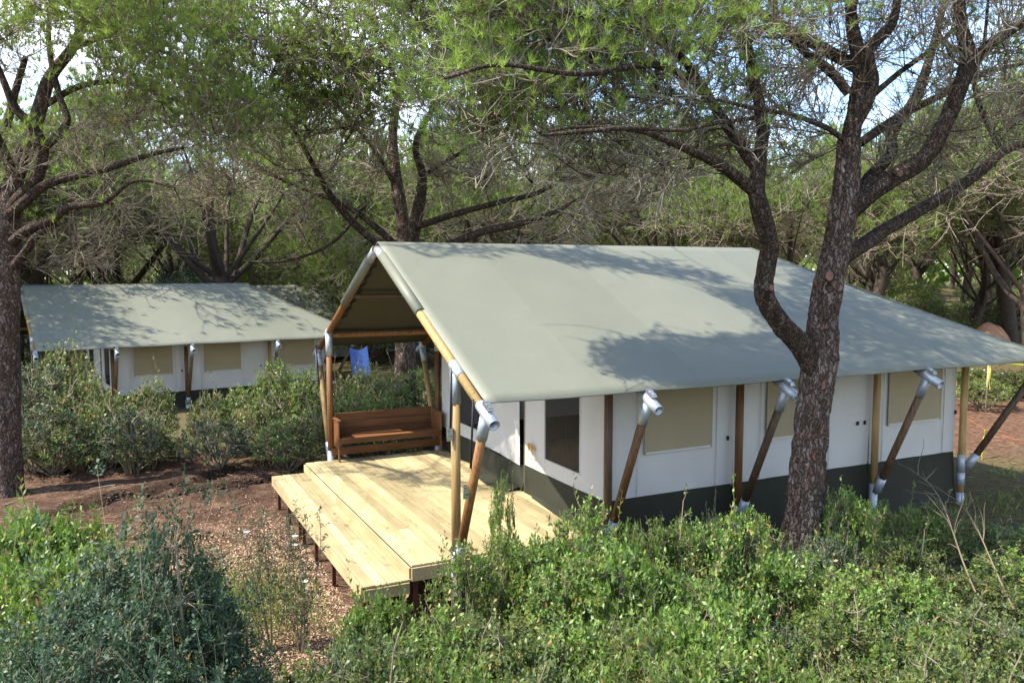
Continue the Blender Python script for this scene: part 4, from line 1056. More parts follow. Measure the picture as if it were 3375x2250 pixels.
# ---- the pines of the wood behind
def proto_pine(seed, h=9.0, fork=3.2, rad=0.24, spread=4.2, lean=0.0, low=False):
    r = np.random.default_rng(seed); Kk = []
    lx = lean
    Kk.append([(0, 0, -0.4, rad * 1.35), (0.0, 0, 0.4, rad * 1.05), (lx * .4, .1, fork * .55, rad), (lx, 0.0, fork, rad * .95), (lx * 1.1, .1, fork + .7, rad * .62), (lx, .3, fork + 2.0, rad * .4), (lx, .2, h - 1.2, rad * .15)])
    nl = int(r.integers(6, 9)); tips = []
    for i in range(nl):
        a = i * 2.4 + r.uniform(-.4, .4); rr = spread * r.uniform(.55, .9); z0 = fork - .5 + 1.1 * r.random(); zt = h - 1.0 - 1.3 * (rr / spread) ** 2 + r.uniform(-.5, .2)
        c, s = math.cos(a), math.sin(a)
        q0 = rad * r.uniform(.22, .40)
        Kk.append([(lx, 0, z0, q0), (lx + c * rr * .25, s * rr * .25, z0 + (zt - z0) * .22, q0 * .85), (lx + c * rr * .6 + r.uniform(-.2, .2), s * rr * .6 + r.uniform(-.2, .2), z0 + (zt - z0) * .6, q0 * .55), (lx + c * rr, s * rr, zt, q0 * .2)])
        tips.append((lx + c * rr, s * rr, zt))
    B = []
    for i in range(22):
        a = r.uniform(0, 6.28); q = spread * math.sqrt(r.random()) ; zt = h - .7 - 2.3 * (q / spread) ** 2 + r.uniform(-.3, .3)
        B.append((lx + math.cos(a) * q, math.sin(a) * q, zt, 1.15, 1.15, .55, 6, .62))
    for i in range(15):
        a = r.uniform(0, 6.28); q = spread * r.uniform(.3, 1.0); zt = h - 2.0 - 2.0 * (q / spread) ** 2 + r.uniform(-.5, .4)
        if low: zt -= 1.0
        B.append((lx + math.cos(a) * q, math.sin(a) * q, max(zt, 2.6 if not low else 1.8), 1.05, 1.05, .55, 5, .42 if not low else .7))
    return pine_meshes('woodland_pine', Kk, B, seed, n=10, bark='bark3', barktop='bark3', needle='needlefar', twig='twigdark', sub=7, tw=5, K3=2, lf_mul=1.3, tuft=(10, 0.24, 0.026), rad=(0.040, 0.013, 0.007), fine=1.5, filt=False)
PR = [proto_pine(11, 8.8, 3.0, .26, 4.3, 0.3), proto_pine(12, 8.2, 2.3, .23, 4.6, -0.5), proto_pine(13, 9.6, 3.8, .25, 3.9, 0.6), proto_pine(14, 7.2, 2.0, .20, 3.6, 0.2, True), proto_pine(15, 9.0, 2.8, .30, 4.8, -0.2)]
def pine(i, x, y, rz, s, label=None, group='pines of the wood behind the tents', sz=None):
    z = float(ground_base(x, y)) - 0.05
    dd = lateral(x, y)[1]; row = 'nearer' if dd < 46 else 'middle' if dd < 75 else 'farthest'
    return place(PR[i], 'pine_tree', (x, y, z), label or (('tall ' if s > 1.08 else 'small ' if s < .93 else '') + ('bushy' if i == 3 else 'umbrella') + ' pine in the ' + row + ' rows, ' + landmark(x, y, BGN)), 'tree', None if label else group, rz, (s, s, sz or s))
def at(p): return p[0], p[1]
SPEC = [  # prototype, place, turn, size, label
    (4, (0.44,23.26,3.17), 2.0, 1.3, 'stout leaning pine right behind the roof of the left tent'),
    (3, (4.2,35.94,3.06), 0.7, 1.2, 'bright green low branching pine beside the stout pine behind the left tent'),
    (0, (6.96,28.98,2.88), 1.0, 1.0, 'small pine seen between the far tent roofs and the big tent'),
    (0, (14.77,12.99,4.46), 4.0, 1.0, 'pine with a low fork showing above the middle of the big tent ridge'),
    (2, (25.01,12.23,2.26), 0.3, 0.95, 'slim dark pine just right of the forked trunk, behind the tent roof'),
    (1, (31.23,12.4,0.98), 2.6, 1.0, 'pine with a dark bowed trunk left of the reddish earth heap'),
    (2, (31.01,10.26,0.84), 1.6, 1.1, 'tall pine with the forked trunk right of the reddish earth heap'),
    (1, (16.9,8.53,3.79), 5.0, 0.9, 'brownish shaded pine between the two stems of the forked pine'),
    (0, (-2.76,30.41,2.92), 3.0, 1.1, 'dark double trunk pine behind the left half of the left tent'),
    (2, (-0.82,38.46,3.54), 0.4, 1.0, 'thin crooked pine behind the ridge of the left tent'),
    (1, (-5.71,29.64,3.14), 1.4, 1.1, 'shadowy pine behind the left end of the left tent'),
]
for i, p, rz, s, lb in SPEC:
    x, y = at(p); pine(i, x, y, rz, s, lb)
rt = random.Random(21)
cy_, sy_ = math.cos(0.45670), math.sin(0.45670)
cl = (-3.5313, -11.6581, 3.4573)
n_ = 0; used = [at(p) for _, p, _, _, _ in SPEC]
def dup_ok(x, y, m):
    return all((x - a) ** 2 + (y - b_) ** 2 > m * m for a, b_ in used)
def fp(x, y):   # stay off the tents
    for t_ in (tent, tent2, tent3, tent4):
        c, s = math.cos(-t_.rotation_euler.z), math.sin(-t_.rotation_euler.z)
        dx, dy = x - t_.location.x, y - t_.location.y
        lx, ly = c * dx - s * dy, s * dx + c * dy
        if -1.6 < lx < 11.4 and abs(ly) < 4.9: return False
    return True
for d0, d1, cnt, mgap in ((29, 46, 20, 5.6), (46, 75, 42, 6.5), (75, 130, 80, 7.0)):
    k = 0; tries = 0
    while k < cnt and tries < 4000:
        tries += 1
        d = rt.uniform(d0, d1); lat = rt.uniform(-0.80, 0.80) * d
        x = cl[0] + sy_ * d + cy_ * lat; y = cl[1] + cy_ * d - sy_ * lat
        if not dup_ok(x, y, mgap) or not fp(x, y): continue
        if d < 46 and 0.40 < lat / d < 0.62 and d < 34: continue
        used.append((x, y)); k += 1
        pine(rt.choice((0, 1, 2, 4, 0, 1, 3)), x, y, rt.uniform(0, 6.28), rt.uniform(0.85, 1.2) * (1.0 if d < 75 else 1.15))
# a few pines outside the picture, as the wood goes on; first two added to shade the left tent
for x, y, s in ((-11.8, 17.6, 1.0), (-10.4, 21.5, .95), (-23, 3.5, 1.0), (-25, 13.0, 1.1), (-27, 24, 1.1), (-17, -13, 1.0), (16, -9, 1.0), (20, 2.5, 1.0), (6, -20, 1.0)):
    pine(rt.choice((0, 1, 2, 4)), x, y, rt.uniform(0, 6.28), s, group='pines around the clearing')

# ------------------------------------------------------------------ shrubs
LEAF_V = np.array([[0, 0, 0], [-.27, .05, .48], [0, -.02, .5], [.27, .05, .48], [0, .02, 1.0]]); LEAF_F = np.array([[0, 2, 1], [0, 3, 2], [1, 2, 4], [2, 3, 4]])
LEAF2_V = np.array([[0, 0, 0], [-.28, 0.04, .5], [.28, 0.04, .5], [0, 0, 1.0]]); LEAF2_F = np.array([[0, 2, 1], [1, 2, 3]])
def shrub_proto(seed, tips=650, per=10, leaf=0.032, narrow=1.0, mat='leafA', R=0.7, H=1.2, open_=0.0, pinn=False, stems=26, bare=0.15, four=True, flowers=0, twr=0.0028, up=0.15):
    r = np.random.default_rng(seed)
    # lumpy dome filled from the outside in
    D = rdir(r, tips); D[:, 2] = np.abs(D[:, 2]) * 1.25 - 0.32
    D = norm(D)
    lump = 0.72 + 0.55 * fbm(D[:, 0] * 2 + D[:, 2] * 2, D[:, 1] * 2 - D[:, 2], 1.1, 3, seed + 5)
    q = r.uniform(0.45, 1.0, tips) ** 0.6
    P = D * np.array([R, R, H * 0.56]) * (lump * q)[:, None] + np.array([0, 0, H * 0.46])
    # a few shoots that stick out at the top
    sh = r.random(tips) < 0.05; P[sh, 2] += r.uniform(0.05, 0.28, sh.sum()) * H
    ns = stems
    a = r.uniform(0, 6.28, ns); B0 = np.stack([np.cos(a) * .1 * R, np.sin(a) * .1 * R, np.full(ns, -0.05)], -1)
    e = r.choice(tips, ns, replace=False); S = curve(B0, P[e] * np.array([.85, .85, .92]), r, 8, 0.07, -0.04)
    V, qf = tubes(S, np.linspace(0.016, 0.006, 8)[None].repeat(ns, 0) * (H / 1.2), 5)
    TW = [(V, qf)]; TR = [np.repeat(r.random(ns) * .5, 40)]
    flat_ = S[:, 2:].reshape(-1, 3)
    dd = ((P[:, None] - flat_[None]) ** 2).sum(2) + 3 * np.maximum(0, flat_[None, :, 2] - P[:, None, 2]) ** 2
    A = flat_[dd.argmin(1)]
    C = curve(A, P, r, 5, 0.12, 0.02)
    V, qf = tubes(C, np.linspace(1.3, .5, 5)[None].repeat(tips, 0) * twr, 3); TW.append((V, qf)); TR.append(np.repeat(r.random(tips), 15))
    leafy = r.random(tips) > bare
    C = C[leafy]; n = len(C)
    ax = norm(C[:, -1] - C[:, 2])
    out = norm(C[:, -1] - np.array([0, 0, H * .3]))
    LP, LD, LS, LR = [], [], [], []
    tip_r = np.clip(r.random(n) * .55 + .5 * (fbm(C[:, -1, 0] * 2 + seed, C[:, -1, 1] * 2 + C[:, -1, 2] * 2, 1.2, 2, 66)), 0, 1)
    if pinn:
        for k in range(per):
            # each tip carries a rosette of pinnate leaves: rachis direction and leaflets in pairs
            a = k * 2.4 + r.uniform(0, 6.28, n)
            Fm = frames(ax * .5 + out * .5, a)
            rd_ = norm(Fm[:, :, 2] * r.uniform(.15, .9, (n, 1)) + Fm[:, :, 0])
            sd = norm(np.cross(rd_, Fm[:, :, 2]))
            base = C[:, -1] - ax * (0.05 * k / per)
            for j in range(4):
                for sg in (-1, 1):
                    LP.append(base + rd_ * (leaf * .55 * (j + .6))); LD.append(norm(rd_ * .55 + sd * sg + r.normal(size=(n, 3)) * .12)); LS.append(np.full(n, leaf) * r.uniform(.8, 1.1, n)); LR.append(tip_r)
            LP.append(base + rd_ * leaf * 2.6); LD.append(rd_); LS.append(np.full(n, leaf)); LR.append(tip_r)
    else:
        for k in range(per):
            t = 1 - (k / per) * 0.75 + r.uniform(-.03, .03, n); f = np.clip(t, 0, 1) * 4; k0 = np.minimum(f.astype(int), 3); fr = (f - k0)[:, None]; ar = np.arange(n)
            base = C[ar, k0] * (1 - fr) + C[ar, k0 + 1] * fr
            Fm = frames(ax, k * 2.4 + r.uniform(-.5, .5, n))
            d = norm(Fm[:, :, 0] + ax * r.uniform(.2, .9, (n, 1)) + np.array([0, 0, up]) * .6)
            LP.append(base); LD.append(d); LS.append(leaf * r.uniform(.7, 1.2, n)); LR.append(np.clip(tip_r + r.normal(size=n) * .12 + .1 * (k < 3), 0, 1))
    LP, LD, LS, LR = map(np.concatenate, (LP, LD, LS, LR))
    Nn = norm(np.array([-.25, 0, 1.0]) + r.normal(size=LD.shape) * .45); LD = norm(LD); Xx = norm(np.cross(Nn, LD)); Fm = np.stack([Xx, np.cross(LD, Xx), LD], -1)
    tv, tf = (LEAF_V, LEAF_F) if four else (LEAF2_V, LEAF2_F)
    tv = tv * np.array([narrow, 1, 1])
    V, F = stamp(tv, [tf], Fm, LS, LP)
    out_ = []
    v, q_ = join(TW); out_.append(('stems', mesh_data('shrub_stems', v, q_, M['stem'], False, {'rnd': np.concatenate(TR)})))
    out_.append(('foliage', mesh_data('shrub_foliage', V, [F], M[mat], False, {'rnd': np.repeat(LR, len(tv))})))
    if flowers:
        k = r.choice(n, flowers, replace=False); pts = C[k, -1] + out[k] * .02
        m_ = 9; LPf = np.repeat(pts, m_, 0) + r.normal(size=(flowers * m_, 3)) * .018 + np.repeat(out[k], m_, 0) * r.uniform(0, .07, (flowers * m_, 1))
        V, F = stamp(LEAF2_V * np.array([1.6, 1, 1]), [LEAF2_F], frames(rdir(r, len(LPf)), r.uniform(0, 6, len(LPf))), np.full(len(LPf), .016), LPf)
        out_.append(('flower_buds', mesh_data('flower_buds', V, [F], M['flower'], False, {'rnd': r.random(len(V))})))
    return out_
SA = [shrub_proto(1, 620, 11, .056, 1.0, 'leafA', .70, 1.2, bare=.12), shrub_proto(2, 640, 11, .048, 1.0, 'leafA', .75, 1.1, bare=.22), shrub_proto(3, 520, 10, .054, 1.0, 'leafA', .62, 1.35, bare=.28)]
SB = [shrub_proto(5, 640, 3, .046, .85, 'leafB', .62, 2.4, pinn=True, bare=.04, four=False, flowers=44), shrub_proto(6, 600, 3, .048, .85, 'leafB', .62, 2.4, pinn=True, bare=.06, four=False, flowers=20)]
SBn = [shrub_proto(8, 700, 10, .038, .95, 'leafB', .70, 1.0, bare=.12, four=False)]
SC_ = [shrub_proto(9, 640, 10, .044, 1.1, 'leafC', .72, 1.1, bare=.12, four=False), shrub_proto(10, 600, 10, .046, 1.1, 'leafC', .70, 1.25, bare=.15, four=False)]
SF = [shrub_proto(31, 420, 7, .060, 1.0, 'leafC', .75, 1.2, bare=.12, four=False, twr=.006), shrub_proto(32, 420, 7, .060, 1.0, 'leafA', .75, 1.2, bare=.15, four=False, twr=.006), shrub_proto(33, 380, 7, .058, .9, 'leafB', .75, 1.2, bare=.15, four=False, twr=.006)]
SETS = {'A': SA, 'B': SB, 'N': SBn, 'C': SC_, 'F': SF[:1], 'G': SF[1:2], 'H': SF[2:]}
rs = random.Random(77)
def shrub(kind, top, rad, label, group=None, name='shrub', jit=True):
    """top = the highest point of the shrub; it stands on the ground below it"""
    x, y, zt = top; z = float(ground_base(x, y)) - 0.03; h = max(zt - z, .35)
    ps = SETS[kind]; pr = ps[rs.randrange(len(ps))]
    fl, hs = (.17, 2.5) if kind == 'B' else (.33 if rad > .3 else .12, 1.2)
    if group and kind in 'ACN': h *= rs.uniform(.86, 1.08)
    if group:
        d_ = lateral(x, y)[1]
        if d_ < 13:
            v_ = 623 + 1885 * (3.46 - zt) / d_
            label = label.split(' in the ')[0].split(' filling')[0].split(' along')[0].split(' at the ')[0] + (' on the bottom edge, ' if v_ > 1480 else ' low in the thicket, ' if v_ > 1360 else ' midway up the thicket, ' if v_ > 1240 else ' behind in the thicket, ') + landmark(x, y, THN)
        elif 'porch' in label: label = 'yellow green ' + ('tall' if h > 1.9 else 'low') + ' shrub seen through the porch, ' + landmark(x, y, ('behind the left porch posts', 'over the left half of the bench', 'before the tree trunk', 'right of the tree trunk', 'beside the wall edge'), -.23, -.05)
        elif 'pines' in label: label = 'bush under the wood pines ' + landmark(x, y, BGN)
        elif 'hedge before' in label: label = ('low' if h < 1.3 else 'tall') + ' leafy hedge shrub ' + ('in front, ' if d_ < 17 else 'at the back, ') + landmark(x, y, ('beside the thick left trunk', 'below the left tent roof corner', 'before the door of the left tent', 'before the first wall window', 'before the middle posts', 'before the second wall window', 'beside the porch'), -.63, -.23)
    return place(pr, name, (x, y, z), label, 'shrub', group, rs.uniform(0, 6.28), (max(rad, fl * h) / .72, max(rad, fl * h) / .72, h / hs))

# the tall dark shrub in the lower left corner
for top, rad, lb in (((-3.27,-6.77,2.12), .34, 'tallest dark blue green shrub with orange buds, its tip over the bare soil'),
                     ((-3.58,-6.51,2.05), .36, 'dark shrub with orange buds just left of the tallest one'),
                     ((-3.81,-6.75,1.88), .40, None), ((-3.42,-7.06,1.85), .42, None), ((-3.11,-6.64,1.93), .26, 'small dark shrub leaning out right of the tallest dark one'),
                     ((-4.03,-6.88,1.73), .40, None), ((-3.63,-7.3,1.73), .42, None), ((-3.29,-7.25,1.67), .40, None), ((-2.99,-6.85,1.53), .28, None), ((-3.83,-7.43,1.68), .38, None), ((-3.45,-7.51,1.61), .38, None), ((-3.14,-7.34,1.44), .36, None)):
    shrub('B', top, rad, lb or 'dark blue green shrub with orange buds filling the lower left corner', None if lb else 'dark orange budded shrubs')
for top, rad, lb in (((-4.29,-2.99,1.34), .55, 'light green shrub at the left edge behind the dark shrubs'), ((-4.04,-2.79,1.2), .42, 'light green shrub with a yellow tipped shoot beside the bare soil'), ((-4.35,-3.86,1.28), .6, None), ((-3.94,-3.97,1.12), .6, None), ((-3.65,-3.78,1), .40, 'feathery pale green shrub beside the bare soil, behind the dark shrub'), ((-4.08,-4.68,1.14), .55, None), ((-3.73,-4.63,1.07), .5, None)):
    shrub('A', top, rad, lb or 'light green shrub in the thicket at the left edge', None if lb else 'light green shrubs at the left edge')
# the thicket along the bottom and before the side wall
NL = 'bright green shrub in the sunny thicket'
for u_v in (((-1.41,-4.91,0.69), .42), ((-0.97,-4.7,0.48), .42), ((-0.52,-4.46,0.58), .40), ((-0,-4.37,0.71), .36), ((0.29,-4.62,0.79), .40), ((0.83,-4.52,1.14), .45), ((1.1,-4.88,1.08), .55), ((1.51,-4.97,1.12), .55), ((1.9,-5.05,1.07), .50), ((2.47,-5,1.01), .42),
            ((-0.36,-5.32,0.65), .55), ((0.19,-5.23,0.9), .6), ((0.57,-5.52,0.97), .62), ((0.93,-5.81,0.97), .62), ((1.25,-6.09,0.89), .6), ((-1.2,-5.58,0.57), .55), ((-0.92,-5.83,0.64), .6),
            ((-1.62,-5.93,0.65), .55), ((-1.27,-6.2,0.76), .55), ((-0.77,-6.22,0.77), .6), ((-0.23,-6.15,0.82), .62), ((0.07,-6.52,0.86), .62), ((0.4,-6.79,0.87), .62), ((0.86,-6.91,0.83), .6),
            ((-1.69,-6.77,0.84), .5), ((-1.32,-6.85,0.79), .5), ((-0.93,-6.93,0.8), .55), ((-0.53,-7.01,0.79), .55), ((-0.23,-7.27,0.83), .55), ((0.11,-7.44,0.83), .55), ((0.53,-7.53,0.82), .55), ((-1.26,-7.42,0.9), .5), ((-0.88,-7.61,0.9), .5), ((-0.5,-7.8,0.9), .5), ((-0.12,-7.99,0.9), .5)):
    shrub(rs.choice('AAAAC'), u_v[0], u_v[1], NL, 'bright shrubs of the sunny thicket')
shrub('A', (0.21,-3.77,1.07), .16, 'slender leafy shoot in front of the foot of the slanting porch pole', None)
shrub('N', (2.36,-4.7,1.19), .24, 'thin dark twigged sapling in front of the second wall post', None)
shrub('A', (-1.52,-4.85,0.69), .34, 'bright green shrub hiding the near corner of the deck step', None)
NR = 'dull olive shrub in the shaded thicket right of the forked pine'
for u_v in (((2.86,-4.98,0.83), .5), ((2.5,-5.61,0.62), .55), ((3.68,-5.16,0.82), .5), ((4.73,-4.9,0.83), .5), ((5.28,-4.95,0.7), .5), ((2.81,-5.89,0.44), .6), ((3.78,-5.71,0.36), .6), ((4.73,-5.62,0.28), .6), ((5.69,-5.54,0.16), .6), ((6.91,-5.26,0.06), .6), ((6.28,-4.72,0.08), .5),
            ((3.24,-5.18,0.76), .45), ((4.12,-5.04,0.86), .5), ((5.65,-5.04,0.51), .55), ((5.61,-5.38,0.28), .6), ((6.46,-5.25,0.18), .6), ((7.56,-4.9,0.1), .6), ((4.39,-5.55,0.46), .6), ((2.7,-5.71,0.53), .55), ((5.43,-6.08,0.22), .6), ((4.61,-6.23,0.3), .6), ((2.8,-6.22,0.47), .6), ((3.68,-6.21,0.4), .6),
            ((1.83,-6.3,0.5), .58), ((2.13,-6.67,0.5), .6), ((3,-6.55,0.42), .6), ((3.85,-6.52,0.35), .6), ((4.8,-6.44,0.25), .6), ((4.55,-6.99,0.17), .6)):
    shrub(rs.choice('CCNA'), u_v[0], u_v[1], NR, 'shaded shrubs right of the forked pine')
NY = 'yellowish green round leaved shrub at the lower right corner'
for u_v in (((1.13,-7.28,0.68), .58), ((1.76,-7.26,0.62), .6), ((2.51,-7.19,0.55), .6), ((3.13,-7.28,0.47), .6), ((3.3,-7.58,0.44), .6), ((0.62,-7.92,0.76), .5), ((1.12,-7.94,0.71), .55), ((1.74,-7.92,0.63), .55), ((2.2,-8.03,0.61), .55), ((0.11,-8.21,0.88), .5), ((0.66,-8.38,0.82), .5), ((1.42,-8.42,0.72), .5)):
    shrub(rs.choice('CAC'), u_v[0], u_v[1], NY, 'shrubs at the lower right corner')
ND = 'dusky green low shrub along the bottom edge'
for u_v in (((-2.68,-6.05,0.92), .45), ((-2.38,-5.99,0.86), .5), ((-2,-5.73,0.85), .5), ((-2.89,-6.72,1.03), .45), ((-2.57,-6.66,0.96), .45), ((-2.26,-6.6,0.92), .5), ((-1.94,-6.53,0.91), .5), ((-2.78,-7.22,1.09), .45), ((-2.37,-7.32,1.03), .45), ((-1.71,-5.43,0.75), .4)):
    shrub(rs.choice('NNC'), u_v[0], u_v[1], ND, 'low shrubs along the bottom edge')

# the hedge of shrubs before the left tent and behind the porch
HL = 'leafy shrub in the rough hedge before the walls of the left tent'
for u_v in (((-4.99,8.45,1.55), .9), ((-4.44,9.32,1.83), .6), ((-4.63,7.08,0.78), .9), ((-4.09,7.97,1.18), .8), ((-3.72,7.21,0.97), .7), ((-3.21,6.49,0.77), .7), ((-2.77,7.88,1.11), .5), ((-4.18,7.15,0.34), .8), ((-2.97,6.78,0.3), .8), ((-5.06,7.58,0.25), .7), 
            ((-1.61,7.5,0.8), .55), ((-1,7.54,0.85), .6), ((-1.62,5.9,0.47), .8), ((-0.21,7.32,1.43), .45), ((-0.43,6.7,0.83), .7), ((0.13,7.12,1.13), .6), ((0.45,6.53,1.28), .7), ((-0.34,5.27,0.47), .8), ((0.2,5.26,0.7), .8)):
    shrub(rs.choice('FHGF'), u_v[0], u_v[1], HL, 'hedge shrubs before the left tent')
HP = 'yellow green shrub seen through the porch behind the bench'
for u_v in (((1.12,6.52,1.1), .7), ((1.8,6.77,1.33), .7), ((1.81,5.63,1.21), .8), ((0.94,4.92,0.97), .8), ((1.44,4.44,0.91), .8), ((2.88,6.22,1.18), .8), ((2.39,4.19,0.79), .7), ((3.64,5.82,0.88), .8), ((0.48,4.57,0.78), .6)):
    shrub(rs.choice('FGF'), u_v[0], u_v[1], HP, 'shrubs seen through the porch')
for u_v in (((19.03,3.83,0.65), 1.1), ((19.94,3.37,0.58), 1.1), ((20.74,2.98,0.58), 1.1), ((17.45,2.36,0.59), .8), ((19.61,4.64,0.46), 1.0)):
    shrub(rs.choice('FG'), u_v[0], u_v[1], 'shrub of the hedge behind the yellow tape, right of the big tent', 'hedge shrubs behind the yellow tape')
for u_v in (((30.15,14.2,2.52), 1.8), ((29.22,12.39,2.19), 1.6), ((31.15,15.92,2.26), 1.5), ((36.68,15.41,1.98), 1.6), ((-1.1,24.09,3.87), 1.3), ((-0.56,24.89,3.34), 1.2), ((-3.48,28.54,3.14), 1.3), ((8.7,40.51,3.83), 1.5), ((7.51,45.58,3.86), 2.0), ((40.34,22.66,3.02), 1.8)):
    shrub(rs.choice('FGH'), u_v[0], u_v[1], 'bush growing under the pines of the background wood', 'bushes under the background pines')
k = 0
while k < 150:
    d = rs.uniform(30, 95); lat = rs.uniform(-.75, .75) * d
    x = cl[0] + sy_ * d + cy_ * lat; y = cl[1] + cy_ * d - sy_ * lat
    if not fp(x, y) or (lat / d > .5 and d < 40): continue
    shrub(rs.choice('FGH'), (x, y, float(ground_base(x, y)) + rs.uniform(1.0, 2.6)), rs.uniform(1.1, 2.2), 'bush growing under the pines of the background wood', 'bushes under the background pines'); k += 1

# the far side of the wood, where single trees can no longer be told apart
r = np.random.default_rng(61); n = 26000
an = r.uniform(-1.15, 1.15, n) + 0.45670; dd_ = r.uniform(135, 175, n); x = (-3.5313, -11.6581, 3.4573)[0] + np.sin(an) * dd_; y = (-3.5313, -11.6581, 3.4573)[1] + np.cos(an) * dd_
hh = 7.5 + 4.0 * (fbm(an * 40, dd_ * .1, 1.0, 3, 72) - .5); z = ground_base(x, y) + hh * r.random(n) ** .8
V = stamp(LEAF2_V * np.array([1.6, 1, 1]), [LEAF2_F], frames(norm(rdir(r, n) + np.array([0, 0, .5])), r.uniform(0, 6, n)), r.uniform(.7, 1.6, n), np.stack([x, y, z], -1))
tag(obj('distant_wood', mesh_data('distant_wood', V[0], [V[1]], M['needlefar'], False, {'rnd': np.repeat(np.clip(.25 + .5 * r.random(n) + .3 * (z - 4) / 8, 0, 1), 4)})), 'far edge of the pine wood closing the view under the crowns', 'wood', kind='stuff')

# two thin wiry plants with white flowers on the chip covered ground
def wiry(base, top, seed, label):
    r = np.random.default_rng(seed); e = empty('rockrose_plant', base)
    h = top[2] - base[2]; n = 7
    A = np.zeros((n, 3)); B = np.stack([r.normal(size=n) * .14, r.normal(size=n) * .14, h * r.uniform(.55, 1, n)], -1)
    C = curve(A, B, r, 12, .05)
    V, q = tubes(C, np.linspace(.007, .003, 12)[None].repeat(n, 0), 5)
    A2 = C[:, 3:].reshape(-1, 3).repeat(3, 0); B2_ = A2 + norm(rdir(r, len(A2)) + np.array([0, 0, .6])) * r.uniform(.05, .18, (len(A2), 1))
    C2 = curve(A2, B2_, r, 4, .1); V2, q2 = tubes(C2, np.full((len(A2), 4), .002), 3)
    v, Q = join([(V, q), (V2, q2)]); obj('stems', mesh_data('wiry_stems', v, Q, M['stem'], False, {'rnd': np.full(len(v), .2)}), e)
    P = np.concatenate([C2[:, j] for j in (1, 2, 3)]).repeat(2, 0); D = norm(rdir(r, len(P)) + np.array([0, 0, .5]))
    V, F = stamp(LEAF2_V * np.array([.45, 1, 1]), [LEAF2_F], frames(D, r.uniform(0, 6, len(P))), np.full(len(P), .05), P)
    obj('foliage', mesh_data('wiry_leaves', V, [F], M['leafB'], False, {'rnd': np.repeat(r.random(len(P)), 4)}), e)
    for j in range(2):
        c = B[j] * .8 + np.array([.05, .03, 0]); vv, ff = [], []
        for a in range(5):
            an = a * 1.2566; m = np.array([math.cos(an), math.sin(an), .25]); s_ = np.array([-math.sin(an), math.cos(an), 0])
            o = len(vv); vv += [c, c + m * .02 - s_ * .014, c + m * .036 - s_ * .008, c + m * .036 + s_ * .008, c + m * .02 + s_ * .014]; ff.append([o, o + 1, o + 2, o + 3, o + 4])
        obj('flower', mesh_data('flower', vv, [np.array(ff)], M['petal']), e)
    return tag(e, label, 'plant')
wiry((-2.08,-2.78,-0.68), (-2.2,-3.7,1.11), 3, 'tall wiry plant with white flowers growing out of the wood chips')
wiry((-1.82,-3.02,-0.68), (-2.04,-4.03,0.87), 4, 'shorter wiry plant right of the tall wiry one')

# ------------------------------------------------------------------ chips, litter, sticks, grass
r = np.random.default_rng(9)
PRISM_V = np.array([[-.5, -.5, 0], [.5, -.42, 0], [.1, .5, 0], [-.45, -.4, .3], [.45, -.35, .22], [.05, .42, .3]]); PRISM_T = np.array([[0, 2, 1], [3, 4, 5]]); PRISM_Q = np.array([[0, 1, 4, 3], [1, 2, 5, 4], [2, 0, 3, 5]])
n = 24000
x = CHIPC[0] + r.normal(size=n) * 1.35 + 0.1; y = CHIPC[1] + r.normal(size=n) * 1.7
ok = (r.random(n) < sstep(.12, .45, fbm(x, y, 1.2, 3, 90))) & ~((x > -1.0) & (y > -3) & (y < 3)); x, y = x[ok], y[ok]; n = len(x)
V = stamp(PRISM_V * np.array([1, .45, .35]), [PRISM_T, PRISM_Q], frames(norm(np.array([0, 0, 1.0]) + r.normal(size=(n, 3)) * .35), r.uniform(0, 6.28, n)), r.uniform(.018, .050, n), np.stack([x, y, gz(x, y) + .004], -1))
tag(obj('wood_chips', mesh_data('wood_chips', V[0], list(V[1:]), M['chip'], False, {'rnd': np.repeat(r.random(n), 6)})), 'pale wood chips strewn over the soil in front of the step', 'wood chips', kind='stuff')
n = 16000
x = r.uniform(-9, 3.5, n); y = r.uniform(-5, 9, n); ok = r.random(n) < sstep(.35, .6, fbm(x, y, .8, 3, 91)) * .9; x, y = x[ok], y[ok]
x2 = r.uniform(9, 24, 7000); y2 = r.uniform(-4, 9, 7000); x = np.append(x, x2); y = np.append(y, y2); n = len(x)
z = gz(x, y) + .006; a = r.uniform(0, 6.28, n); Ls = r.uniform(.03, .20, n)
P = np.stack([np.stack([x - np.cos(a) * Ls / 2, y - np.sin(a) * Ls / 2, z + r.uniform(0, .015, n)], -1), np.stack([x, y, z + .008], -1), np.stack([x + np.cos(a + .3) * Ls / 2, y + np.sin(a + .3) * Ls / 2, z + r.uniform(0, .02, n)], -1)], 1)
V, q = tubes(P, r.uniform(.0025, .006, n)[:, None].repeat(3, 1), 3)
tag(obj('needle_litter', mesh_data('needle_litter', V, [q], M['litter'], False, {'rnd': np.repeat(r.random(n), 9)})), 'brown twig and needle litter scattered on the bare soil', 'litter', kind='stuff')
# a little litter blown onto the deck
n = 170; x = r.uniform(-1.0, 2.0, n); y = r.uniform(-2.7, 2.7, n); z = np.where(x < -.52, SZ, DZ) + .006; a = r.uniform(0, 6.28, n); Ls = r.uniform(.02, .08, n)
P = np.stack([np.stack([x, y, z], -1), np.stack([x + np.cos(a) * Ls, y + np.sin(a) * Ls, z + .002], -1)], 1)
V, q = tubes(P, np.full((n, 2), .0025), 3)
tag(obj('deck_litter', mesh_data('deck_litter', V, [q], M['litter'], False, {'rnd': np.repeat(r.random(n) * .5, 6)})), 'a few pine needles and twigs lying on the deck boards', 'litter', kind='stuff')
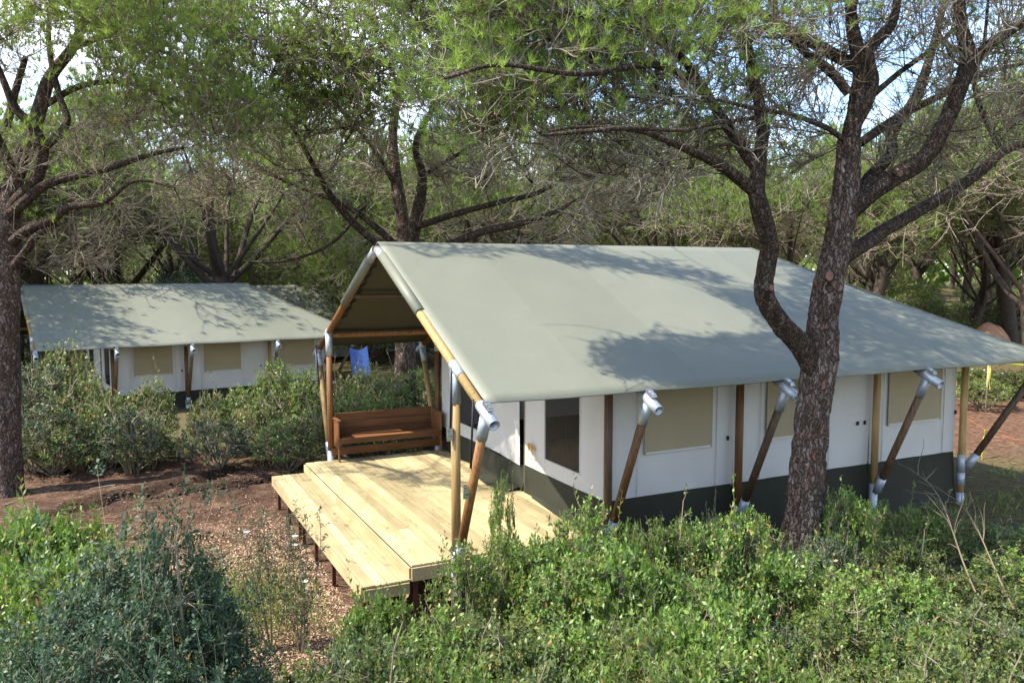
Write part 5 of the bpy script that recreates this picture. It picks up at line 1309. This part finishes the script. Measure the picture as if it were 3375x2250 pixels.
# clods of dark soil in the wheel ruts
cs = []
for pth in RUTS:
    for k in range(420):
        i = r.integers(0, len(pth) - 1); t_ = r.random(); cx_ = pth[i][0] * (1 - t_) + pth[i + 1][0] * t_ + r.normal() * .16; cy2 = pth[i][1] * (1 - t_) + pth[i + 1][1] * t_ + r.normal() * .16
        cs.append((cx_, cy2))
cs = np.array(cs); n = len(cs)
OCT_V = np.array([[1, 0, 0], [-1, 0, 0], [0, 1, 0], [0, -1, 0], [0, 0, .8], [0, 0, -.8], [.6, .6, .3], [-.6, -.5, .3]], float)
OCT_F = np.array([[0, 6, 4], [6, 2, 4], [2, 1, 4], [1, 7, 4], [7, 3, 4], [3, 0, 4], [0, 5, 6], [6, 5, 2], [2, 5, 1], [1, 5, 7], [7, 5, 3], [3, 5, 0]])
V = stamp(OCT_V, [OCT_F], frames(rdir(r, n) + np.array([0, 0, 1.5]), r.uniform(0, 6, n)), r.uniform(.012, .05, n) , np.column_stack([cs, gz(cs[:, 0], cs[:, 1])]))
tag(obj('soil_clods', mesh_data('soil_clods', V[0], [V[1]], plain('dark_clods', (0.06, .036, .025), .95, 0, (.035, .022, .016)), False)), 'dark clods of churned soil along the wheel ruts', 'soil', kind='stuff')
for k in range(34):
    x, y = (rs.uniform(-8, -1.3), rs.uniform(-1.5, 7.5)) if k < 28 else (rs.uniform(10, 15), rs.uniform(-3, 4))
    a = rs.uniform(0, 3.14); l = rs.uniform(.18, .55)
    pts = [(x + math.cos(a) * l * t_ + rs.uniform(-.02, .02), y + math.sin(a) * l * t_ + rs.uniform(-.02, .02), 0) for t_ in (0, .33, .66, 1)]
    pts = np.array([[p_[0], p_[1], float(gz(p_[0], p_[1])) + .014] for p_ in pts])
    V, q = tubes(pts[None], np.array([[.011, .010, .008, .005]]) * rs.uniform(.7, 1.3), 6)
    tag(obj('fallen_stick', mesh_data('fallen_stick', V, [q], M['stem'], False, {'rnd': np.full(len(V), rs.uniform(0, 1))})), 'short dry stick lying on the bare brown soil', 'stick', 'sticks lying on the soil')
# brush heap at the foot of the hedge
for base, lb, sd in (((-3.96,8.54,-0.7), 'heap of dry grey brushwood at the foot of the hedge by the left tent', 5), ((-0.06,7.88,-0.7), 'low heap of dry brown brush at the foot of the hedge near the porch', 6)):
    rr = np.random.default_rng(sd); n = 90
    A = np.stack([base[0] + rr.normal(size=n) * .6, base[1] + rr.normal(size=n) * .3, np.full(n, -.62)], -1); A[:, 2] = gz(A[:, 0], A[:, 1]) + rr.uniform(0, .08, n)
    B = A + norm(rr.normal(size=(n, 3)) * np.array([1, .7, .22])) * rr.uniform(.3, .9, (n, 1)); B[:, 2] = np.maximum(B[:, 2], gz(B[:, 0], B[:, 1]) + .02)
    V, q = tubes(curve(A, B, rr, 6, .12), np.linspace(.010, .004, 6)[None].repeat(n, 0), 5)
    tag(obj('brush_heap', mesh_data('brush_heap', V, [q], M['stem'], False, {'rnd': np.repeat(rr.random(n), 30)})), lb, 'brush heap')
# leaning dead branches in the shaded thicket
for a, c, lb in (((5.42,-4.89,0.94), (4.51,-6.31,0.11), 'long bare pale branch leaning through the shaded shrubs before the rear wall post'), ((5.67,-5.26,0.67), (4.67,-6.62,0.01), 'bare curved twig arching right of the long pale branch')):
    rr = np.random.default_rng(int(abs(a[0] * 10))); A = np.array([c]); B = np.array([a]); C = curve(A, B, rr, 12, .06)
    A2 = C[:, 3:].reshape(-1, 3).repeat(2, 0); D2 = norm(norm(B - A) + rdir(rr, len(A2)) * .8); C2 = curve(A2, A2 + D2 * rr.uniform(.15, .5, (len(A2), 1)), rr, 6, .08)
    v, Q = join([tubes(C, np.linspace(.011, .004, 12)[None], 6), tubes(C2, np.linspace(.006, .0025, 6)[None].repeat(len(A2), 0), 4)])
    tag(obj('dead_branch', mesh_data('dead_branch', v, Q, M['stem'], False, {'rnd': np.full(len(v), .15)})), lb, 'branch')
# grass
def grass(name, cx, cy, sx, sy, n, h, label, seed):
    rr = np.random.default_rng(seed); x = cx + rr.normal(size=n) * sx; y = cy + rr.normal(size=n) * sy
    ok = ~((x > -1.2) & (x < 11) & (np.abs(y) < 3.1)); x, y = x[ok], y[ok]; n = len(x)
    tv = np.array([[-.035, 0, 0], [.035, 0, 0], [.02, .10, .6], [0, .35, 1.0]]); tf = [np.array([[0, 1, 2], [0, 2, 3]])]
    V = stamp(tv, tf, frames(norm(np.array([0, 0, 1.0]) + rr.normal(size=(n, 3)) * .25), rr.uniform(0, 6.28, n)), h * rr.uniform(.5, 1.2, n), np.stack([x, y, gz(x, y) - .005], -1))
    tag(obj(name, mesh_data(name, V[0], [V[1]], M['grass'], False, {'rnd': np.repeat(rr.random(n), 4)})), label, 'grass', kind='stuff')
gp = (-2.18,-1.44,-0.68)
grass('grass', gp[0], gp[1], .55, .7, 6000, .10, 'short yellow green grass on the ground before the dark shrubs', 1)
gp = (10.09,-2.89,-0.33)
grass('grass', gp[0], gp[1], .9, .8, 1100, .16, 'sparse grass by the rear corner of the big tent', 2)
gp = (-1.6,8.9,-0.7)
grass('grass', gp[0], gp[1], 1.8, .5, 5000, .09, 'thin grass at the foot of the hedge by the bare soil', 3)
gp = (2.01,6.34,-0.65)
grass('grass', gp[0], gp[1], 1.3, .4, 3000, .12, 'low green growth between the bench and the deck edge', 4)

# ------------------------------------------------------------------ things right of and behind the big tent
mound_c = (30.07,10.66,0.19)
rr = np.random.default_rng(4); nu_, nv_ = 40, 14; V = []
for i in range(nv_ + 1):
    q = i / nv_
    for j in range(nu_):
        a = j * 6.2832 / nu_; rad = (1.35 + .2 * math.sin(a * 2 + 1)) * q
        xx = math.cos(a) * rad; yy = math.sin(a) * rad * .8
        zz = .95 * (1 - q * q) * (1 + .0) + .16 * float(fbm(xx + 5, yy + 5, 3.0, 4, 71) - .5) - .15
        V.append((xx, yy, zz))
idx = np.array([(i * nu_ + j, (i + 1) * nu_ + j, (i + 1) * nu_ + (j + 1) % nu_, i * nu_ + (j + 1) % nu_) for i in range(nv_) for j in range(nu_)])
mo = obj('earth_heap', mesh_data('earth_heap', V, [idx], plain('orange_soil', (.46, .26, .15), .95, 0, (.30, .14, .07), 7, .9), True)); mo.scale = (1.1, 1.1, 1.6); mo.location = (mound_c[0], mound_c[1], float(ground_base(mound_c[0], mound_c[1])))
tag(mo, 'heap of reddish dug earth between two pine trunks at the far right', 'earth heap')

def stake(p, h, label):
    z = float(gz(p[0], p[1])); e = empty('wooden_stake', (p[0], p[1], z))
    obj('shaft', pole_data((0, 0, -.1), (0.03, 0, h), .024, M['stake'], 8, .018), e)
    return tag(e, label, 'stake'), (p[0] + .03, p[1], z + h)
s1, t1 = stake((17.1,2.04,-0.3), 1.35, 'thin grey wooden stake holding the yellow tape right of the tent')
s2, t2 = stake((15.81,2.52,-0.37), 1.3, 'wooden stake hidden behind the rear wall that ends the tape')
def tape(name, a, b_, sag, mat, label, w=.05, cat='tape'):
    a, b_ = np.array(a), np.array(b_); ts = np.linspace(0, 1, 24)
    P = a[None] * (1 - ts)[:, None] + b_[None] * ts[:, None]; P[:, 2] -= sag * 4 * ts * (1 - ts)
    tw_ = ts * 9; side = np.stack([np.zeros(24), np.sin(tw_) * .5, np.cos(tw_)], -1) * w / 2
    V = np.concatenate([P - side, P + side]); n_ = 24
    V = np.concatenate([V, V + np.array([.0, .002, .0])])
    q = []
    for i in range(n_ - 1):
        q += [(i, i + 1, n_ + i + 1, n_ + i), (2 * n_ + i + 1, 2 * n_ + i, 3 * n_ + i, 3 * n_ + i + 1), (i + 1, i, 2 * n_ + i, 2 * n_ + i + 1), (n_ + i, n_ + i + 1, 3 * n_ + i + 1, 3 * n_ + i)]
    return tag(obj(name, mesh_data(name, V, [np.array(q)], mat)), label, cat)
e1 = (21.36,2.13,0.74)
tape('barrier_tape', t1, e1, .04, M['tape'], 'yellow barrier tape strung from the stake to the right edge')
tape('barrier_tape', t1, t2, .05, M['tape'], 'yellow barrier tape strung from the stake towards the tent')
def drop(p, l, label, sd):
    rr = np.random.default_rng(sd); n = 10; P = np.array(p)[None] + np.stack([np.cumsum(rr.normal(size=n)) * .012, np.zeros(n), -np.linspace(0, l, n)], -1)
    s = np.stack([np.cos(np.linspace(0, 5, n)), np.sin(np.linspace(0, 5, n)), np.zeros(n)], -1) * .035
    V = np.concatenate([P - s, P + s, P + s + [0, .003, 0], P - s + [0, .003, 0]]); q = []
    for i in range(n - 1):
        for j in range(4): q.append((j * n + i, j * n + i + 1, ((j + 1) % 4) * n + i + 1, ((j + 1) % 4) * n + i))
    return tag(obj('tape_end', mesh_data('tape_end', V, [np.array(q)], M['tape'])), label, 'tape')
drop((t1[0], t1[1] - .03, t1[2] + .02), .75, 'yellow tape end hanging down the thin grey stake', 1)
mt = (13.17,-0.06,1.2)
drop((16.05,2.17,0.78), .45, 'yellow tape end fluttering just right of the rear tent post', 2)
g1 = (12.18,-1.23,0.3)
drop(g1, .75, 'crumpled yellow tape dangling over the red soil beside the slanting corner pole', 3)
tape('cord', (13.01,0.06,0.49), g1, .02, M['orange'], 'orange cord running from behind the tent to the crumpled tape', .014, 'cord')
tape('cord', g1, (11.87,-2.76,0.15), .0, M['orange'], 'orange cord running from the crumpled tape to the right edge', .014, 'cord')
# blue tarpaulin lying behind the porch shrubs
tp = (3.78,14.71,1.01)
bl = cloth_panel(lambda u, v: ((tp[0] + (u - .5) * .6, tp[1] - .35 * (1 - v), tp[2] - .9 * (1 - v) - .12 * math.sin(math.pi * u)), (0, -1, 0)), 24, 16, M['blue'], .07, 12, 'tarpaulin')
tag(obj('blue_tarpaulin', bl), 'blue tarpaulin hanging at the rear corner of the left tent, seen through the porch', 'tarpaulin')
